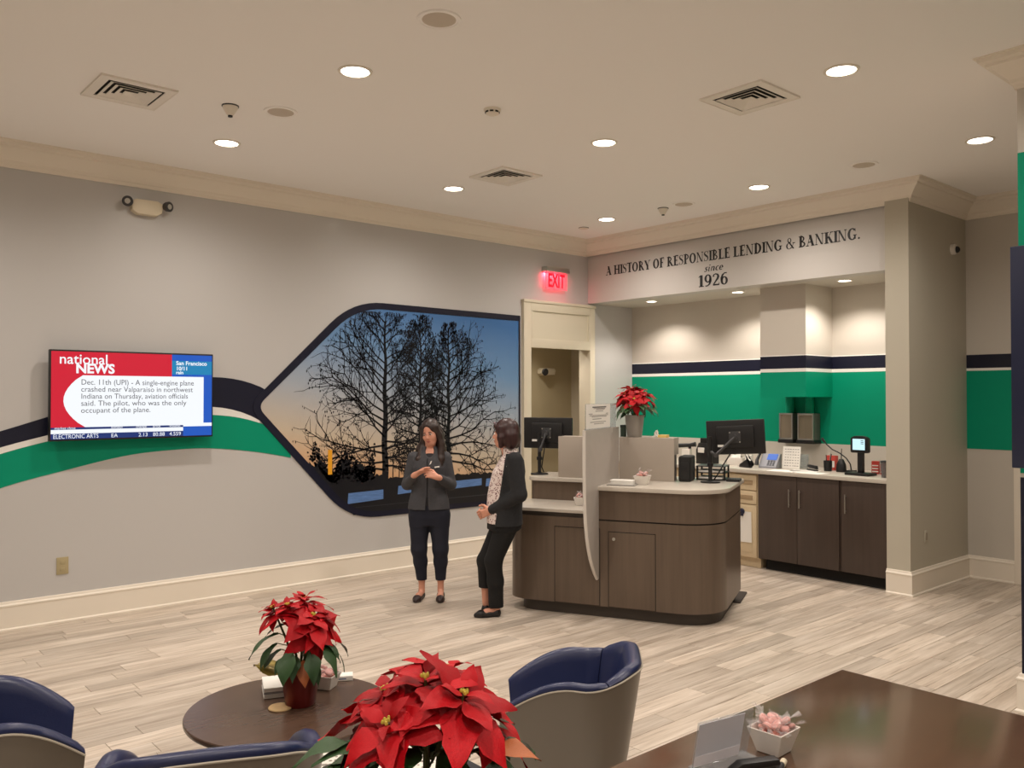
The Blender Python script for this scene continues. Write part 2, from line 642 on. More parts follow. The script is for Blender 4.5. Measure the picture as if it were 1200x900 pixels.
# painted bands
MB().box(BK - 0.003, BK, 3.80, WL, 2.155, 2.292).build('navy_band', M_navy, wall_back)
MB().box(BK - 0.003, BK, 3.80, WL, 2.118, 2.155).build('white_band', M_white, wall_back)
MB().box(BK - 0.003, BK, 3.80, WL, 2.292, 2.303).build('white_band', M_white, wall_back)
MB().box(BK - 0.003, BK, 3.80, WL, 1.322, 2.118).build('green_band', M_green, wall_back)
MB().box(BK - 0.012, BK, 3.80, WL, 1.06, 1.322).build('backsplash', M_wall2, wall_back)
MB().box(HALL - 0.003, HALL, 0, 3.54, 2.14, 2.277).build('navy_band', M_navy, wall_hall)
MB().box(HALL - 0.003, HALL, 0, 3.54, 2.114, 2.14).build('white_band', M_white, wall_hall)
MB().box(HALL - 0.003, HALL, 0, 3.54, 1.315, 2.114).build('green_band', M_green, wall_hall)
MB().box(5.547, 5.55, -3.6, 1.82, 1.40, 3.29).build('green_band', M_green, wall_pillar)
MB().box(5.547, 5.55, -3.6, 1.82, 0.225, 1.375).build('navy_band', M_navy, wall_pillar)

# curved bands on the left wall, ending at the mural
nav_t = [(-3.6, 0.1), (-1.5, 0.72), (0.4, 1.27), (1.36, 1.575), (1.677, 1.678), (2.3, 1.88), (2.75, 1.992), (3.023, 2.028), (3.23, 2.019), (3.40, 1.985), (3.56, 1.925), (3.9, 1.72)]
nav_b = [(-3.6, 0.0), (-1.5, 0.62), (0.4, 1.14), (1.36, 1.447), (1.677, 1.530), (2.3, 1.685), (2.75, 1.752), (3.023, 1.757), (3.23, 1.732), (3.45, 1.657), (3.9, 1.40)]
grn_t = [(-3.6, -0.1), (-1.5, 0.55), (0.4, 1.07), (1.36, 1.395), (1.677, 1.480), (2.3, 1.625), (2.75, 1.685), (3.023, 1.683), (3.25, 1.662), (3.44, 1.621), (3.9, 1.47)]
grn_b = [(-3.6, -0.4), (-1.5, 0.25), (0.4, 0.78), (1.36, 1.125), (1.783, 1.231), (2.323, 1.343), (2.76, 1.376), (3.062, 1.373), (3.483, 1.322), (3.84, 1.25), (4.0, 1.2)]


def band(name, top, bot, m, x0, x1, th):
    mb = MB()
    n = 60
    def fn(u, v):
        x = x0 + (x1 - x0) * u
        a, c = smooth_tab(bot, x), smooth_tab(top, x)
        return (x, WL - th, max(0.24, a + (c - a) * v))
    mb.grid(fn, n, 1)
    return mb.build(name, m, wall_left, smooth=False)


band('navy_band', nav_t, nav_b, M_navy, -2.0, 3.62, 0.003)
band('green_band', grn_t, grn_b, M_green, -1.4, 3.84, 0.003)
band('white_band', nav_b, grn_t, M_white, -1.4, 3.52, 0.002)

# crown, baseboards: profile swept along a path with mitred corners; room side on the right of the path
CROWN = [(0, -0.19), (0.012, -0.19), (0.018, -0.165), (0.03, -0.155), (0.035, -0.135), (0.06, -0.11), (0.095, -0.075), (0.125, -0.055), (0.128, -0.04), (0.16, -0.03), (0.165, -0.008), (0.18, -0.006), (0.18, 0), (0, 0)]
BASE = [(0, 0), (0.034, 0), (0.034, 0.012), (0.022, 0.022), (0.022, 0.185), (0.026, 0.19), (0.026, 0.2), (0.016, 0.21), (0.012, 0.225), (0, 0.228)]


def sweep(path, prof, z0):
    mb = MB()
    n = len(path)
    rows = []
    for i, p in enumerate(path):
        p = Vector(p)
        d1 = (Vector(path[i]) - Vector(path[i - 1])).normalized() if i else None
        d2 = (Vector(path[i + 1]) - Vector(path[i])).normalized() if i < n - 1 else None
        n1 = Vector((d1.y, -d1.x)) if d1 else None
        n2 = Vector((d2.y, -d2.x)) if d2 else None
        if n1 and n2:
            mit = (n1 + n2)
            mit = mit / max(0.2, mit.dot(n1))
        else:
            mit = n1 or n2
        rows.append([(p.x + mit.x * a, p.y + mit.y * a, z0 + c) for a, c in prof])
    k = len(prof)
    for i in range(n - 1):
        vs = rows[i] + rows[i + 1]
        mb.add(vs, [(j, (j + 1) % k, k + (j + 1) % k, k + j) for j in range(k)])
    mb.add(rows[0], [tuple(range(k))])
    mb.add(rows[-1], [tuple(range(k - 1, -1, -1))])
    return mb


struct('trim_1', sweep([(-3.6, WL), (8.0, WL), (8.0, 3.54), (HALL, 3.54), (HALL, -3.5)], CROWN, CEIL), M_trim, 'cream crown moulding along the long wall, header and passage', 25)
struct('trim_2', sweep([(5.55, -3.5), (5.55, 1.82), (6.2, 1.82)], [(-a, c) for a, c in CROWN], CEIL), M_trim, 'cream crown moulding on the wall corner at the right edge', 25)
struct('baseboard_left', sweep([(-3.6, WL), (6.87, WL)], BASE, 0), M_trim, 'tall cream baseboard under the television and mural', 25)
struct('baseboard_column', sweep([(7.97, 3.762), (7.97, 3.54), (HALL, 3.54), (HALL, 3.10)], BASE, 0), M_trim, 'tall cream baseboard around the grey wall end', 25)
struct('baseboard_pillar', sweep([(5.55, -3.5), (5.55, 1.82), (6.2, 1.82)], [(-a, c) for a, c in BASE], 0), M_trim, 'white baseboard at the right edge', 25)

# cased opening with a solid panel above, and the corridor behind
dr = link(bpy.data.objects.new('door_1', None))
dr['kind'] = 'structure'
dr['label'] = 'cream cased doorway with a solid panel above under the red exit sign'
b = MB()
FY = WL - 0.045
b.box(6.87, DX0 - 0.0, FY, WL + 0.16, 0, 3.02, 0.004)
b.build('jamb', M_door, dr)
MB().box(DX1 - 0.005, 8.115, FY, WL + 0.16, 0, 3.02, 0.004).build('jamb', M_door, dr)
MB().box(6.86, 8.125, FY - 0.012, WL, 3.0, 3.035, 0.004).build('head_trim', M_door, dr)
b = MB()
b.box(DX0, DX1 - 0.005, FY, WL, 2.90, 3.0, 0.003)
b.box(DX0, DX1 - 0.005, FY, WL, 2.45, 2.56, 0.003)
b.box(DX0, DX0 + 0.03, FY + 0.001, WL, 2.56, 2.90, 0.003)
b.box(DX1 - 0.035, DX1 - 0.005, FY + 0.001, WL, 2.56, 2.90, 0.003)
b.build('transom_frame', M_door, dr)
MB().box(DX0 + 0.03, DX1 - 0.035, FY + 0.018, WL, 2.56, 2.90).build('transom_panel', M_door, dr)
struct('wall_corridor_back', MB().box(6.4, 9.3, 8.95, 9.1, 0, 3.0), M_corr, 'beige corridor wall seen through the doorway')
struct('wall_corridor_right', MB().box(8.95, 9.1, WL + 0.15, 8.95, 0, 3.0), mat('corridor_paint_pale', (206, 196, 176), 0.6), 'pale corridor side wall')
struct('wall_corridor_left', MB().box(6.3, 6.4, WL + 0.15, 9.1, 0, 3.0), M_corr, 'beige corridor end wall')
struct('ceiling_corridor', MB().box(6.3, 9.1, WL + 0.15, 9.1, 2.9, 3.0), M_ceil, 'corridor ceiling')
# passage door casing, mostly hidden
d2 = link(bpy.data.objects.new('door_2', None))
d2['kind'] = 'structure'
d2['label'] = 'white door casing in the passage at the right edge'
MB().box(HALL - 0.03, HALL, 3.0, 3.10, 0, 2.6, 0.006).build('jamb', M_trim, d2)
MB().box(HALL - 0.03, HALL, 2.0, 2.1, 0, 2.6, 0.006).build('jamb', M_trim, d2)
MB().box(HALL - 0.03, HALL, 2.0, 3.1, 2.6, 2.7, 0.006).build('head_trim', M_trim, d2)
MB().box(HALL - 0.012, HALL, 2.1, 3.0, 0.01, 2.6).build('door_leaf', M_trim, d2)
# boxed-in duct in the alcove
ch = link(bpy.data.objects.new('wall_duct', None))
ch['kind'] = 'structure'
ch['label'] = 'boxed duct hanging in the alcove with navy and green bands'
CY0, CY1, CX = 4.80, 5.355, 8.34
MB().box(CX, BK, CY0, CY1, 2.303, 3.06).build('upper_panel', M_alcove, ch)
MB().box(CX, BK, CY0, CY1, 2.292, 2.303).build('white_band', M_white, ch)
MB().box(CX, BK, CY0, CY1, 2.155, 2.292).build('navy_band', M_navy, ch)
MB().box(CX, BK, CY0, CY1, 2.118, 2.155).build('white_band', M_white, ch)
MB().box(CX, BK, CY0, CY1, 1.845, 2.118).build('green_panel', M_green, ch)

# ------------------------------------------------------------------ ceiling fixtures
def spot(name, parent, z, watts, size, blend, radius=0.05, color=WARM):
    l = bpy.data.lights.new(name, 'SPOT')
    l.energy = watts
    l.color = color
    l.spot_size = rad(size)
    l.spot_blend = blend
    l.shadow_soft_size = radius
    o = link(bpy.data.objects.new(name, l))
    o.parent = parent
    o.location = (0, 0, z)
    return o


def light_meshes(r):
    t = MB()
    t.lathe([(r + 0.022, 0.0), (r + 0.020, -0.006), (r + 0.004, -0.008), (r, -0.002), (r, 0.0)], seg=36)
    l = MB().lathe([(r, -0.0005), (r, -0.003), (0.0, -0.0035)], seg=36)
    return t, l


LAB = {(2.70, 4.58): 'bright recessed ceiling light nearest the round speaker at the top of the photo',
       (2.70, 6.55): 'recessed ceiling light above the emergency light on the long wall',
       (4.95, 6.55): 'recessed ceiling light beside the small middle air vent, near the long wall',
       (4.95, 4.58): 'recessed ceiling light in the centre of the ceiling, beyond the smoke detector',
       (4.95, 2.60): 'recessed ceiling light just right of the largest air vent',
       (7.12, 2.60): 'rightmost recessed ceiling light, near the wall corner at the right edge',
       (7.12, 4.58): 'recessed ceiling light in front of the middle of the lettering',
       (7.12, 6.55): 'farthest recessed ceiling light, in front of the lettering corner'}
proto = None
for (x, y) in LIGHTS:
    lab = LAB.get((x, y), 'recessed ceiling light over the seating area behind the viewer')
    if proto is None:
        proto = thing('ceiling_light', lab, 'ceiling light', (x, y, CEIL), 0, 'recessed ceiling lights')
        t, l = light_meshes(0.085)
        t.build('trim_ring', M_lamptrim, proto)
        l.build('lens', M_lamp, proto)
        spot('downlight', proto, -0.02, LIGHT_W, 160, 1.0, 0.05)
    else:
        copy_tree(proto, None, (x, y, CEIL), None, lab)
pa = None
for (y, lab) in ((6.98, 'small alcove downlight farthest left, beside the doorway'), (5.70, 'small alcove downlight just left of the boxed duct'), (4.40, 'small alcove downlight right of the boxed duct')):
    if pa is None:
        pa = o = thing('alcove_light', lab, 'ceiling light', (8.42, y, 3.06), 0, 'alcove downlights')
        t, l = light_meshes(0.062)
        t.build('trim_ring', M_lamptrim, pa)
        l.build('lens', M_lamp, pa)
        spot('downlight', pa, -0.02, ALCOVE_W, 132, 0.6, 0.035)
    else:
        copy_tree(pa, None, (8.42, y, 3.06), None, lab)
o = copy_tree(pa, None, (7.5, 8.35, 2.9), None, 'recessed light in the corridor ceiling beyond the doorway')
o.name = 'corridor_light'
del o['group']

# round speakers
sp0 = None
for (x, y, lab) in ((2.66, 3.65, 'large round ceiling speaker at the top edge of the photo'), (2.69, 5.58, 'round ceiling speaker beside the conical sprinkler cover'),
                    (7.12, 3.54, 'round ceiling speaker nearest the grey wall end'), (7.16, 5.50, 'round ceiling speaker in front of the lettering')):
    if sp0 is None:
        sp0 = thing('ceiling_speaker', lab, 'speaker', (x, y, CEIL), 0, 'round ceiling speakers')
        MB().lathe([(0.118, 0), (0.116, -0.008), (0.104, -0.010), (0.100, -0.006)], seg=40).build('rim', M_ceil, sp0)
        MB().lathe([(0.101, -0.004), (0.08, -0.008), (0, -0.009)], seg=40).build('grille', M_grille, sp0)
    else:
        copy_tree(sp0, None, (x, y, CEIL), None, lab)

# square louvred air vents
def sqring(mb, a, b_, z0, z1):
    """square ring sloping from half-size a at z0 to half-size b_ at z1"""
    t = 0.004
    o4 = [(-a, -a, z0), (a, -a, z0), (a, a, z0), (-a, a, z0)]
    i4 = [(-b_, -b_, z1), (b_, -b_, z1), (b_, b_, z1), (-b_, b_, z1)]
    vs = o4 + i4 + [(x, y, z + t) for x, y, z in o4] + [(x, y, z + t) for x, y, z in i4]
    fs = []
    for k in range(4):
        l = (k + 1) % 4
        fs += [(k, l, 4 + l, 4 + k), (8 + l, 8 + k, 12 + k, 12 + l), (4 + k, 4 + l, 12 + l, 12 + k), (l, k, 8 + k, 8 + l)]
    mb.add(vs, fs)
    return mb


v0 = None
for (x, y, lab) in ((1.76, 5.87, 'square ceiling air vent nearest the long wall, above the television'), (4.94, 3.245, 'largest square ceiling air vent, between two recessed lights'),
                    (5.02, 5.86, 'smallest square ceiling air vent in the middle of the ceiling')):
    if v0 is None:
        v0 = thing('air_vent', lab, 'air vent', (x, y, CEIL), 0, 'square ceiling air vents')
        sqring(MB(), 0.235, 0.175, -0.012, -0.012).box(-0.237, 0.237, -0.237, -0.231, -0.014, 0).box(-0.237, 0.237, 0.231, 0.237, -0.014, 0).box(-0.237, -0.231, -0.231, 0.231, -0.014, 0).box(0.231, 0.237, -0.231, 0.231, -0.014, 0).build('frame', M_ventw, v0, smooth=False)
        for a in (0.172, 0.132, 0.092, 0.052):
            sqring(MB(), a - 0.014, a - 0.042 if a > 0.06 else 0.0, -0.016, -0.003).build('louver', M_ventw, v0, smooth=False)
        MB().box(-0.18, 0.18, -0.18, 0.18, -0.0015, 0).build('duct_opening', M_gap, v0, smooth=False)
    else:
        copy_tree(v0, None, (x, y, CEIL), None, lab)

M_off = mat('offwhite_plastic', (238, 230, 216), 0.5)
cs = None
for (x, y, lab) in ((2.372, 5.695, 'conical ceiling sensor beside a round speaker near the long wall'), (7.158, 5.772, 'conical ceiling sensor near the lettering, beside the far speaker')):
    if cs is None:
        cs = thing('ceiling_sensor', lab, 'sensor', (x, y, CEIL), 0, 'conical ceiling sensors')
        MB().lathe([(0.058, 0), (0.058, -0.006), (0.048, -0.008)], seg=28).build('base_ring', M_darkgrey, cs)
        MB().lathe([(0.052, -0.006), (0.050, -0.018), (0.024, -0.062), (0.016, -0.068)], seg=28).build('cone', M_off, cs)
        MB().lathe([(0.016, -0.066), (0.016, -0.078), (0, -0.080)], seg=18).build('tip', M_black, cs)
    else:
        copy_tree(cs, None, (x, y, CEIL), None, lab)
sd = thing('smoke_detector', 'white round smoke detector in the middle of the ceiling', 'smoke detector', (3.784, 4.56, CEIL))
MB().lathe([(0.060, 0), (0.060, -0.012), (0.054, -0.016)], seg=30).build('base', M_off, sd)
MB().lathe([(0.050, -0.014), (0.046, -0.034), (0.030, -0.042), (0, -0.043)], seg=30).build('cap', M_off, sd)
for k in range(8):
    a = k * PI / 4
    MB().box(-0.012, 0.012, -0.003, 0.003, -0.005, 0.005).build('slot', M_gap, sd).matrix_local = Matrix.Translation((0.048 * math.cos(a), 0.048 * math.sin(a), -0.024)) @ Matrix.Rotation(a + PI / 2, 4, 'Z')
fs = thing('flat_sensor', 'small flat round sensor on the ceiling at the far corner', 'sensor', (7.279, 7.067, CEIL))
MB().lathe([(0.055, 0), (0.055, -0.010), (0.040, -0.016), (0, -0.017)], seg=28).build('cover', M_off, fs)
MB().lathe([(0.060, 0), (0.060, -0.004), (0.052, -0.005)], seg=28).build('base_ring', M_darkgrey, fs)

# ------------------------------------------------------------------ long wall: emergency light, exit sign, television, outlet
el = thing('emergency_light', 'cream twin-head emergency light high on the long wall', 'emergency light', (2.45, WL, 3.49))
b = MB()
b.prism([(-0.135, 0.045), (-0.09, 0.07), (0.09, 0.07), (0.135, 0.045), (0.125, -0.03), (0.08, -0.06), (-0.08, -0.06), (-0.125, -0.03)], -0.075, 0.0, 'y', 0.012, 3)
b.build('body', M_cream, el)
for s in (-1, 1):
    hd = MB().lathe([(0.0, 0.0), (0.030, 0.005), (0.042, 0.03), (0.045, 0.06), (0.040, 0.065)], seg=24)
    m = Matrix.Translation((s * 0.15, -0.05, 0.035)) @ Matrix.Rotation(rad(95), 4, 'X') @ Matrix.Rotation(rad(s * 25), 4, 'Y')
    h = hd.build('lamp_head', M_darkgrey, el)
    h.matrix_local = m
    MB().lathe([(0.040, 0.060), (0.02, 0.066), (0, 0.068)], seg=24).build('lamp_lens', M_chrome, h)

ex = thing('exit_sign', 'edge-lit red EXIT sign above the cased doorway', 'exit sign', (7.40, WL, 3.30))
MB().box(-0.20, 0.20, -0.10, 0.0, 0.10, 0.165, 0.008).build('housing', M_chrome, ex)
MB().box(-0.185, 0.185, -0.062, -0.054, -0.115, 0.10, 0.001).build('acrylic_plate', mat('exit_plate', (250, 150, 160), 0.2, emit=((255, 70, 95), 0.55), alpha=0.55), ex)
M_exit = emission('exit_red', (255, 10, 40), 1.1)


def text_mesh(body, size, extrude=0.0, bold=0.0, align='LEFT', spacing=1.0):
    c = bpy.data.curves.new('text', 'FONT')
    c.body = body
    c.size = size
    c.extrude = extrude
    c.offset = bold
    c.align_x = align
    c.space_character = spacing
    c.resolution_u = 3
    o = link(bpy.data.objects.new('text', c))
    bpy.context.view_layer.update()
    dg = bpy.context.evaluated_depsgraph_get()
    me = bpy.data.meshes.new_from_object(o.evaluated_get(dg))
    bpy.data.objects.remove(o)
    bpy.data.curves.remove(c)
    return me


def text_obj(name, body, size, m, parent, mtx, bold=0.0, align='LEFT', sx=1.0, spacing=1.0, extrude=0.0):
    me = text_mesh(body, size, extrude, bold, align, spacing)
    me.materials.clear()
    me.materials.append(m)
    return share(name, me, parent, mtx @ Matrix.Diagonal((sx, 1, 1, 1)))


RX = Matrix.Rotation(rad(90), 4, 'X')     # text standing on the long wall, read from -y
text_obj('exit_letters', 'EXIT', 0.235, M_exit, ex, Matrix.Translation((-0.005, -0.066, -0.082)) @ RX, bold=0.006, align='CENTER', sx=0.60)
al = bpy.data.lights.new('exit_glow', 'AREA')
al.energy = 2.2
al.color = (1.0, 0.10, 0.16)
al.shape = 'RECTANGLE'
al.size, al.size_y = 0.34, 0.03
alo = link(bpy.data.objects.new('exit_glow', al))
alo.parent = ex
alo.location = (0, -0.03, 0.095)

tv = thing('television', 'wall-mounted television showing a red and white news page', 'television', (2.35, WL, 1.86))
TW, TH = 0.668, 0.372
MB().box(-0.25, 0.25, -0.07, -0.004, -0.2, 0.2).build('wall_bracket', M_black_m, tv)
MB().box(-TW, TW, -0.118, -0.07, -TH, TH, 0.006).build('housing', M_black, tv)
FYV = -0.119


def panel(name, x0, x1, z0, z1, m, parent, d=0.0):
    return MB().quad((x0, FYV - d, z0), (x1, FYV - d, z0), (x1, FYV - d, z1), (x0, FYV - d, z1)).build(name, m, parent, smooth=False)


E_red = emission('screen_red', (226, 16, 52), 0.72)
E_wht = emission('screen_white', (246, 250, 255), 0.86)
E_blu = emission('screen_blue', (10, 92, 205), 0.72)
E_cya = emission('screen_cyan', (10, 140, 195), 0.72)
E_dbl = emission('screen_dark_blue', (10, 52, 130), 0.62)
E_gry = emission('screen_grey_text', (96, 94, 98), 0.6)
W2, H2 = TW - 0.012, TH - 0.014
scr = panel('screen', -W2, W2, -H2, H2, E_red, tv)
panel('blue_panel', 0.30, W2, -H2, H2, E_blu, scr, 0.0006)
panel('cyan_panel', 0.30, W2, 0.185, 0.305, E_cya, scr, 0.0009)
mb = MB()
pts = [(W2 - 0.075, -0.262), (W2 - 0.075, 0.165), (-0.42, 0.165)] + [(-0.40 - 0.155 * math.sin(PI * t / 12) ** 0.8 - 0.02 * (1 - t / 12), 0.165 - (0.165 + 0.262) * t / 12) for t in range(1, 13)]
mb.add([(x, FYV - 0.0012, z) for x, z in pts], [tuple(range(len(pts) - 1, -1, -1))])
mb.build('white_panel', E_wht, scr, smooth=False)
panel('ticker_bar', -W2, 0.40, -0.315, -0.262, E_dbl, scr, 0.0012)
panel('ticker_bar', -W2, 0.40, -H2, -0.335 + 0.025, E_dbl, scr, 0.0015)
panel('white_strip', -W2, 0.40, -0.313, -0.280, E_wht, scr, 0.0018)
panel('white_strip', 0.40, W2, -0.275, -0.245, E_wht, scr, 0.0018)


def stext(body, size, x, z, m, **k):
    text_obj('screen_text', body, size, m, scr, Matrix.Translation((x, FYV - 0.0024, z)) @ RX, **k)


stext('national', 0.118, -0.60, 0.258, E_wht, bold=0.001)
stext('NEWS', 0.108, -0.475, 0.185, E_wht, bold=0.004)
stext('Dec. 11th (UPI) - A single-engine plane', 0.064, -0.435, 0.088, E_gry, sx=0.92)
stext('crashed near Valparaiso in northwest', 0.062, -0.435, 0.030, E_gry, sx=0.98)
stext('Indiana on Thursday, aviation officials', 0.062, -0.435, -0.028, E_gry, sx=0.94)
stext('said. The pilot, who was the only', 0.062, -0.435, -0.086, E_gry, sx=1.04)
stext('occupant of the plane.', 0.062, -0.435, -0.144, E_gry, sx=1.0)
stext('San Francisco', 0.050, 0.335, 0.268, E_wht, bold=0.001)
stext('10/11', 0.046, 0.335, 0.222, E_wht, bold=0.001)
stext('rain', 0.042, 0.335, 0.188, E_wht, bold=0.001)
stext('market close', 0.03, -0.63, -0.277, E_wht)
for t, x in (('symbol', -0.20), ('change', 0.00), ('price', 0.14), ('volume', 0.28)):
    stext(t, 0.032, x, -0.277, E_wht)
stext('ELECTRONIC ARTS', 0.05, -0.64, -0.352, E_wht, sx=0.80)
for t, x in (('EA', -0.20), ('2.13', 0.02), ('80.88', 0.14), ('4.559', 0.28)):
    stext(t, 0.046, x, -0.352, E_wht)

ol = thing('wall_outlet', 'almond wall outlet plate low on the long wall', 'outlet', (1.815, WL, 0.46))
MB().box(-0.045, 0.045, -0.008, 0, -0.07, 0.07, 0.003).build('cover_plate', M_plate, ol)
for dz in (-0.03, 0.03):
    MB().box(-0.018, 0.018, -0.0105, -0.007, dz - 0.016, dz + 0.016, 0.003).build('socket', M_plate, ol)
ol2 = thing('column_outlet', 'small outlet plate on the grey wall end', 'outlet', (8.30, 3.54, 0.52))
MB().box(-0.035, 0.035, -0.007, 0, -0.055, 0.055, 0.003).build('cover_plate', M_col, ol2)
MB().box(-0.014, 0.014, -0.009, -0.006, -0.035, 0.035, 0.002).build('socket', mat('outlet_beige', (150, 140, 122), 0.5), ol2)
cm = thing('dome_camera', 'small white camera with a black lens on the grey wall end', 'camera', (8.95, 3.54, 3.33))
MB().lathe([(0.055, 0), (0.055, 0.03), (0.045, 0.04), (0, 0.042)], seg=28).build('housing', M_ceramic, cm).matrix_local = Matrix.Rotation(rad(90), 4, 'X')
MB().lathe([(0.036, 0.0), (0.030, 0.02), (0.015, 0.032), (0, 0.035)], seg=24).build('lens_dome', M_black, cm).matrix_local = Matrix.Translation((0.012, -0.038, -0.005)) @ Matrix.Rotation(rad(90), 4, 'X')
cl = thing('corridor_emergency_light', 'cream emergency light on the corridor wall seen through the doorway', 'emergency light', (8.40, 8.95, 2.20))
MB().prism([(-0.14, 0.03), (-0.10, 0.055), (0.12, 0.055), (0.15, 0.03), (0.13, -0.04), (-0.10, -0.05), (-0.14, -0.02)], -0.09, 0, 'y', 0.012, 3).build('body', M_cream, cl)
h = MB().lathe([(0.0, 0.0), (0.04, 0.005), (0.052, 0.04), (0.046, 0.05), (0, 0.045)], seg=24).build('lamp_head', M_darkgrey, cl)
h.matrix_local = Matrix.Translation((-0.09, -0.085, 0.005)) @ Matrix.Rotation(rad(100), 4, 'X')
kp = thing('door_closer_bar', 'short black bar on the corridor side wall', 'bar', (8.95, 8.60, 1.60))
MB().box(-0.05, 0, -0.10, 0.14, -0.03, 0.03, 0.006).build('bar', M_black, kp)
nd = thing('display_panel', 'tall navy display panel hung on the wall corner at the right edge', 'display', (5.55, 1.2, 2.08))
MB().box(-0.10, -0.03, -0.62, 0.633, -0.645, 0.645, 0.006).build('face_panel', mat('panel_navy', (26, 33, 62), 0.35), nd)
MB().box(-0.03, 0.0, -0.4, 0.4, -0.4, 0.4).build('mount', M_black_m, nd)

# ------------------------------------------------------------------ mural
mu = thing('mural', 'large sunset photo mural of bare trees in a navy border', 'mural', (3.473, WL, 0.58))
MX, MZ = 3.473, 0.58


def rounded(pts, radii, n=8):
    out = []
    k = len(pts)
    for i in range(k):
        p0, p, p1 = Vector(pts[i - 1]), Vector(pts[i]), Vector(pts[(i + 1) % k])
        r = radii[i]
        if r == 0:
            out.append(tuple(p))
            continue
        a = p + (p0 - p).normalized() * r
        c = p + (p1 - p).normalized() * r
        for j in range(n + 1):
            t = j / n
            out.append(tuple(a * (1 - t) ** 2 + p * 2 * t * (1 - t) + c * t * t))
    return out


out_poly = [(6.84, 2.83), (4.53, 2.845), (3.395, 1.755), (4.49, 0.585), (6.84, 0.575)]
in_poly = [(6.815, 2.765), (4.575, 2.778), (3.49, 1.755), (4.545, 0.642), (6.815, 0.632)]
oo = rounded(out_poly, [0, 0.36, 0.16, 0.34, 0])
ii = rounded(in_poly, [0, 0.33, 0.10, 0.31, 0])
mb = MB()
n = len(oo)
vs = [(x - MX, -0.010, z - MZ) for x, z in oo] + [(x - MX, -0.010, z - MZ) for x, z in ii] + [(x - MX, 0, z - MZ) for x, z in oo]
mb.add(vs, [(k, (k + 1) % n, n + (k + 1) % n, n + k) for k in range(n)] + [(2 * n + k, 2 * n + (k + 1) % n, (k + 1) % n, k) for k in range(n)])
mb.build('border', M_navy, mu, smooth=False)
M_sky = gradient_mat('printed_sky', [(0.0, (206, 140, 88)), (0.14, (222, 172, 124)), (0.30, (206, 190, 168)), (0.50, (172, 180, 190)), (0.74, (112, 150, 192)), (1.0, (62, 112, 172))], 0.16, 0.30, 2.60)
mb = MB()
mb.add([(x - MX, -0.005, z - MZ) for x, z in ii], [tuple(range(n - 1, -1, -1))])
mb.build('sky_print', M_sky, mu, smooth=False)
M_sil = mat('printed_silhouette', (18, 19, 26), 0.4)
IP = [Vector(p) for p in in_poly]




def ok_pt(x, z):
    if z > 2.75 or z < 0.645 or x > 6.80:
        return False
    # two slanted sides
    if (z - 1.755) > (2.778 - 1.755) / (4.575 - 3.49) * (x - 3.53):
        return False
    if (1.755 - z) > (1.755 - 0.642) / (4.545 - 3.49) * (x - 3.53):
        return False
    return True


def stroke(mb, p, q, w0, w1, d):
    if not (ok_pt(*p) and ok_pt(*q)):
        return
    a, c = Vector(p), Vector(q)
    t = c - a
    if t.length < 1e-5:
        return
    nn = Vector((-t.y, t.x)).normalized()
    ps = [a + nn * w0, a - nn * w0, c - nn * w1, c + nn * w1]
    mb.quad(*[(v.x - MX, -d, v.y - MZ) for v in ps])


def tree_print(x0, z0, z1, shape, seed, w, d, lean=0.0):
    """bare conifer: straight trunk, long side limbs arching up, twigs with dark tufts. shape: (t, half-width left, right)"""
    rg = random.Random(seed)
    mb = MB()
    H = z1 - z0
    N = 26
    tp = [(x0 + lean * t / N + 0.008 * math.sin(t * 0.9 + seed), z0 + H * t / N) for t in range(N + 1)]
    for t in range(N):
        stroke(mb, tp[t], tp[t + 1], w * (1 - t / N) ** 0.8 + 0.004, w * (1 - (t + 1) / N) ** 0.8 + 0.004, d)
    def twig(p, ang, ln, wd, lev):
        steps = 4
        a = ang
        q = p
        for s in range(steps):
            a += rg.uniform(-0.28, 0.28) + (0.07 if math.cos(a) > 0 else -0.07) * (1 if lev else 1)
            nx = (q[0] + math.cos(a) * ln / steps, q[1] + math.sin(a) * ln / steps)
            stroke(mb, q, nx, wd * (1 - s / steps * 0.6), wd * (1 - (s + 1) / steps * 0.6), d)
            q = nx
            if lev < 2 and rg.random() < (1.0 if lev == 0 else 0.8):
                for sgn in ((-1, 1) if rg.random() < 0.6 else (rg.choice((-1, 1)),)):
                    twig(q, a + sgn * rg.uniform(0.35, 0.95), ln * rg.uniform(0.32, 0.55), max(0.0022, wd * 0.5), lev + 1)
        if lev >= 1 and rg.random() < 0.55:
            for _ in range(2):
                r = rg.uniform(0.006, 0.013)
                cx, cz = q[0] + rg.uniform(-0.02, 0.02), q[1] + rg.uniform(-0.025, 0.01)
                if ok_pt(cx, cz):
                    mb.quad((cx - r * 0.5 - MX, -d, cz - MZ), (cx - MX, -d, cz - r * 1.5 - MZ), (cx + r * 0.5 - MX, -d, cz - MZ), (cx - MX, -d, cz + r * 1.2 - MZ))
    nl = 38
    for k in range(nl):
        t = 0.20 + 0.78 * k / (nl - 1)
        side = 1 if k % 2 else -1
        wl = interp([(s[0], s[1] if side < 0 else s[2]) for s in shape], t)
        p = (x0 + lean * t, z0 + H * t)
        up = 0.10 + 0.75 * t + rg.uniform(-0.12, 0.12) if t > 0.35 else rg.uniform(-0.05, 0.25)
        ang = up if side > 0 else PI - up
        twig(p, ang, wl * rg.uniform(0.85, 1.1) * 1.06, 0.011 * (1 - 0.6 * t) + 0.002, 0)
    o = mb.build('tree_print', M_sil, mu, smooth=False)
    return o


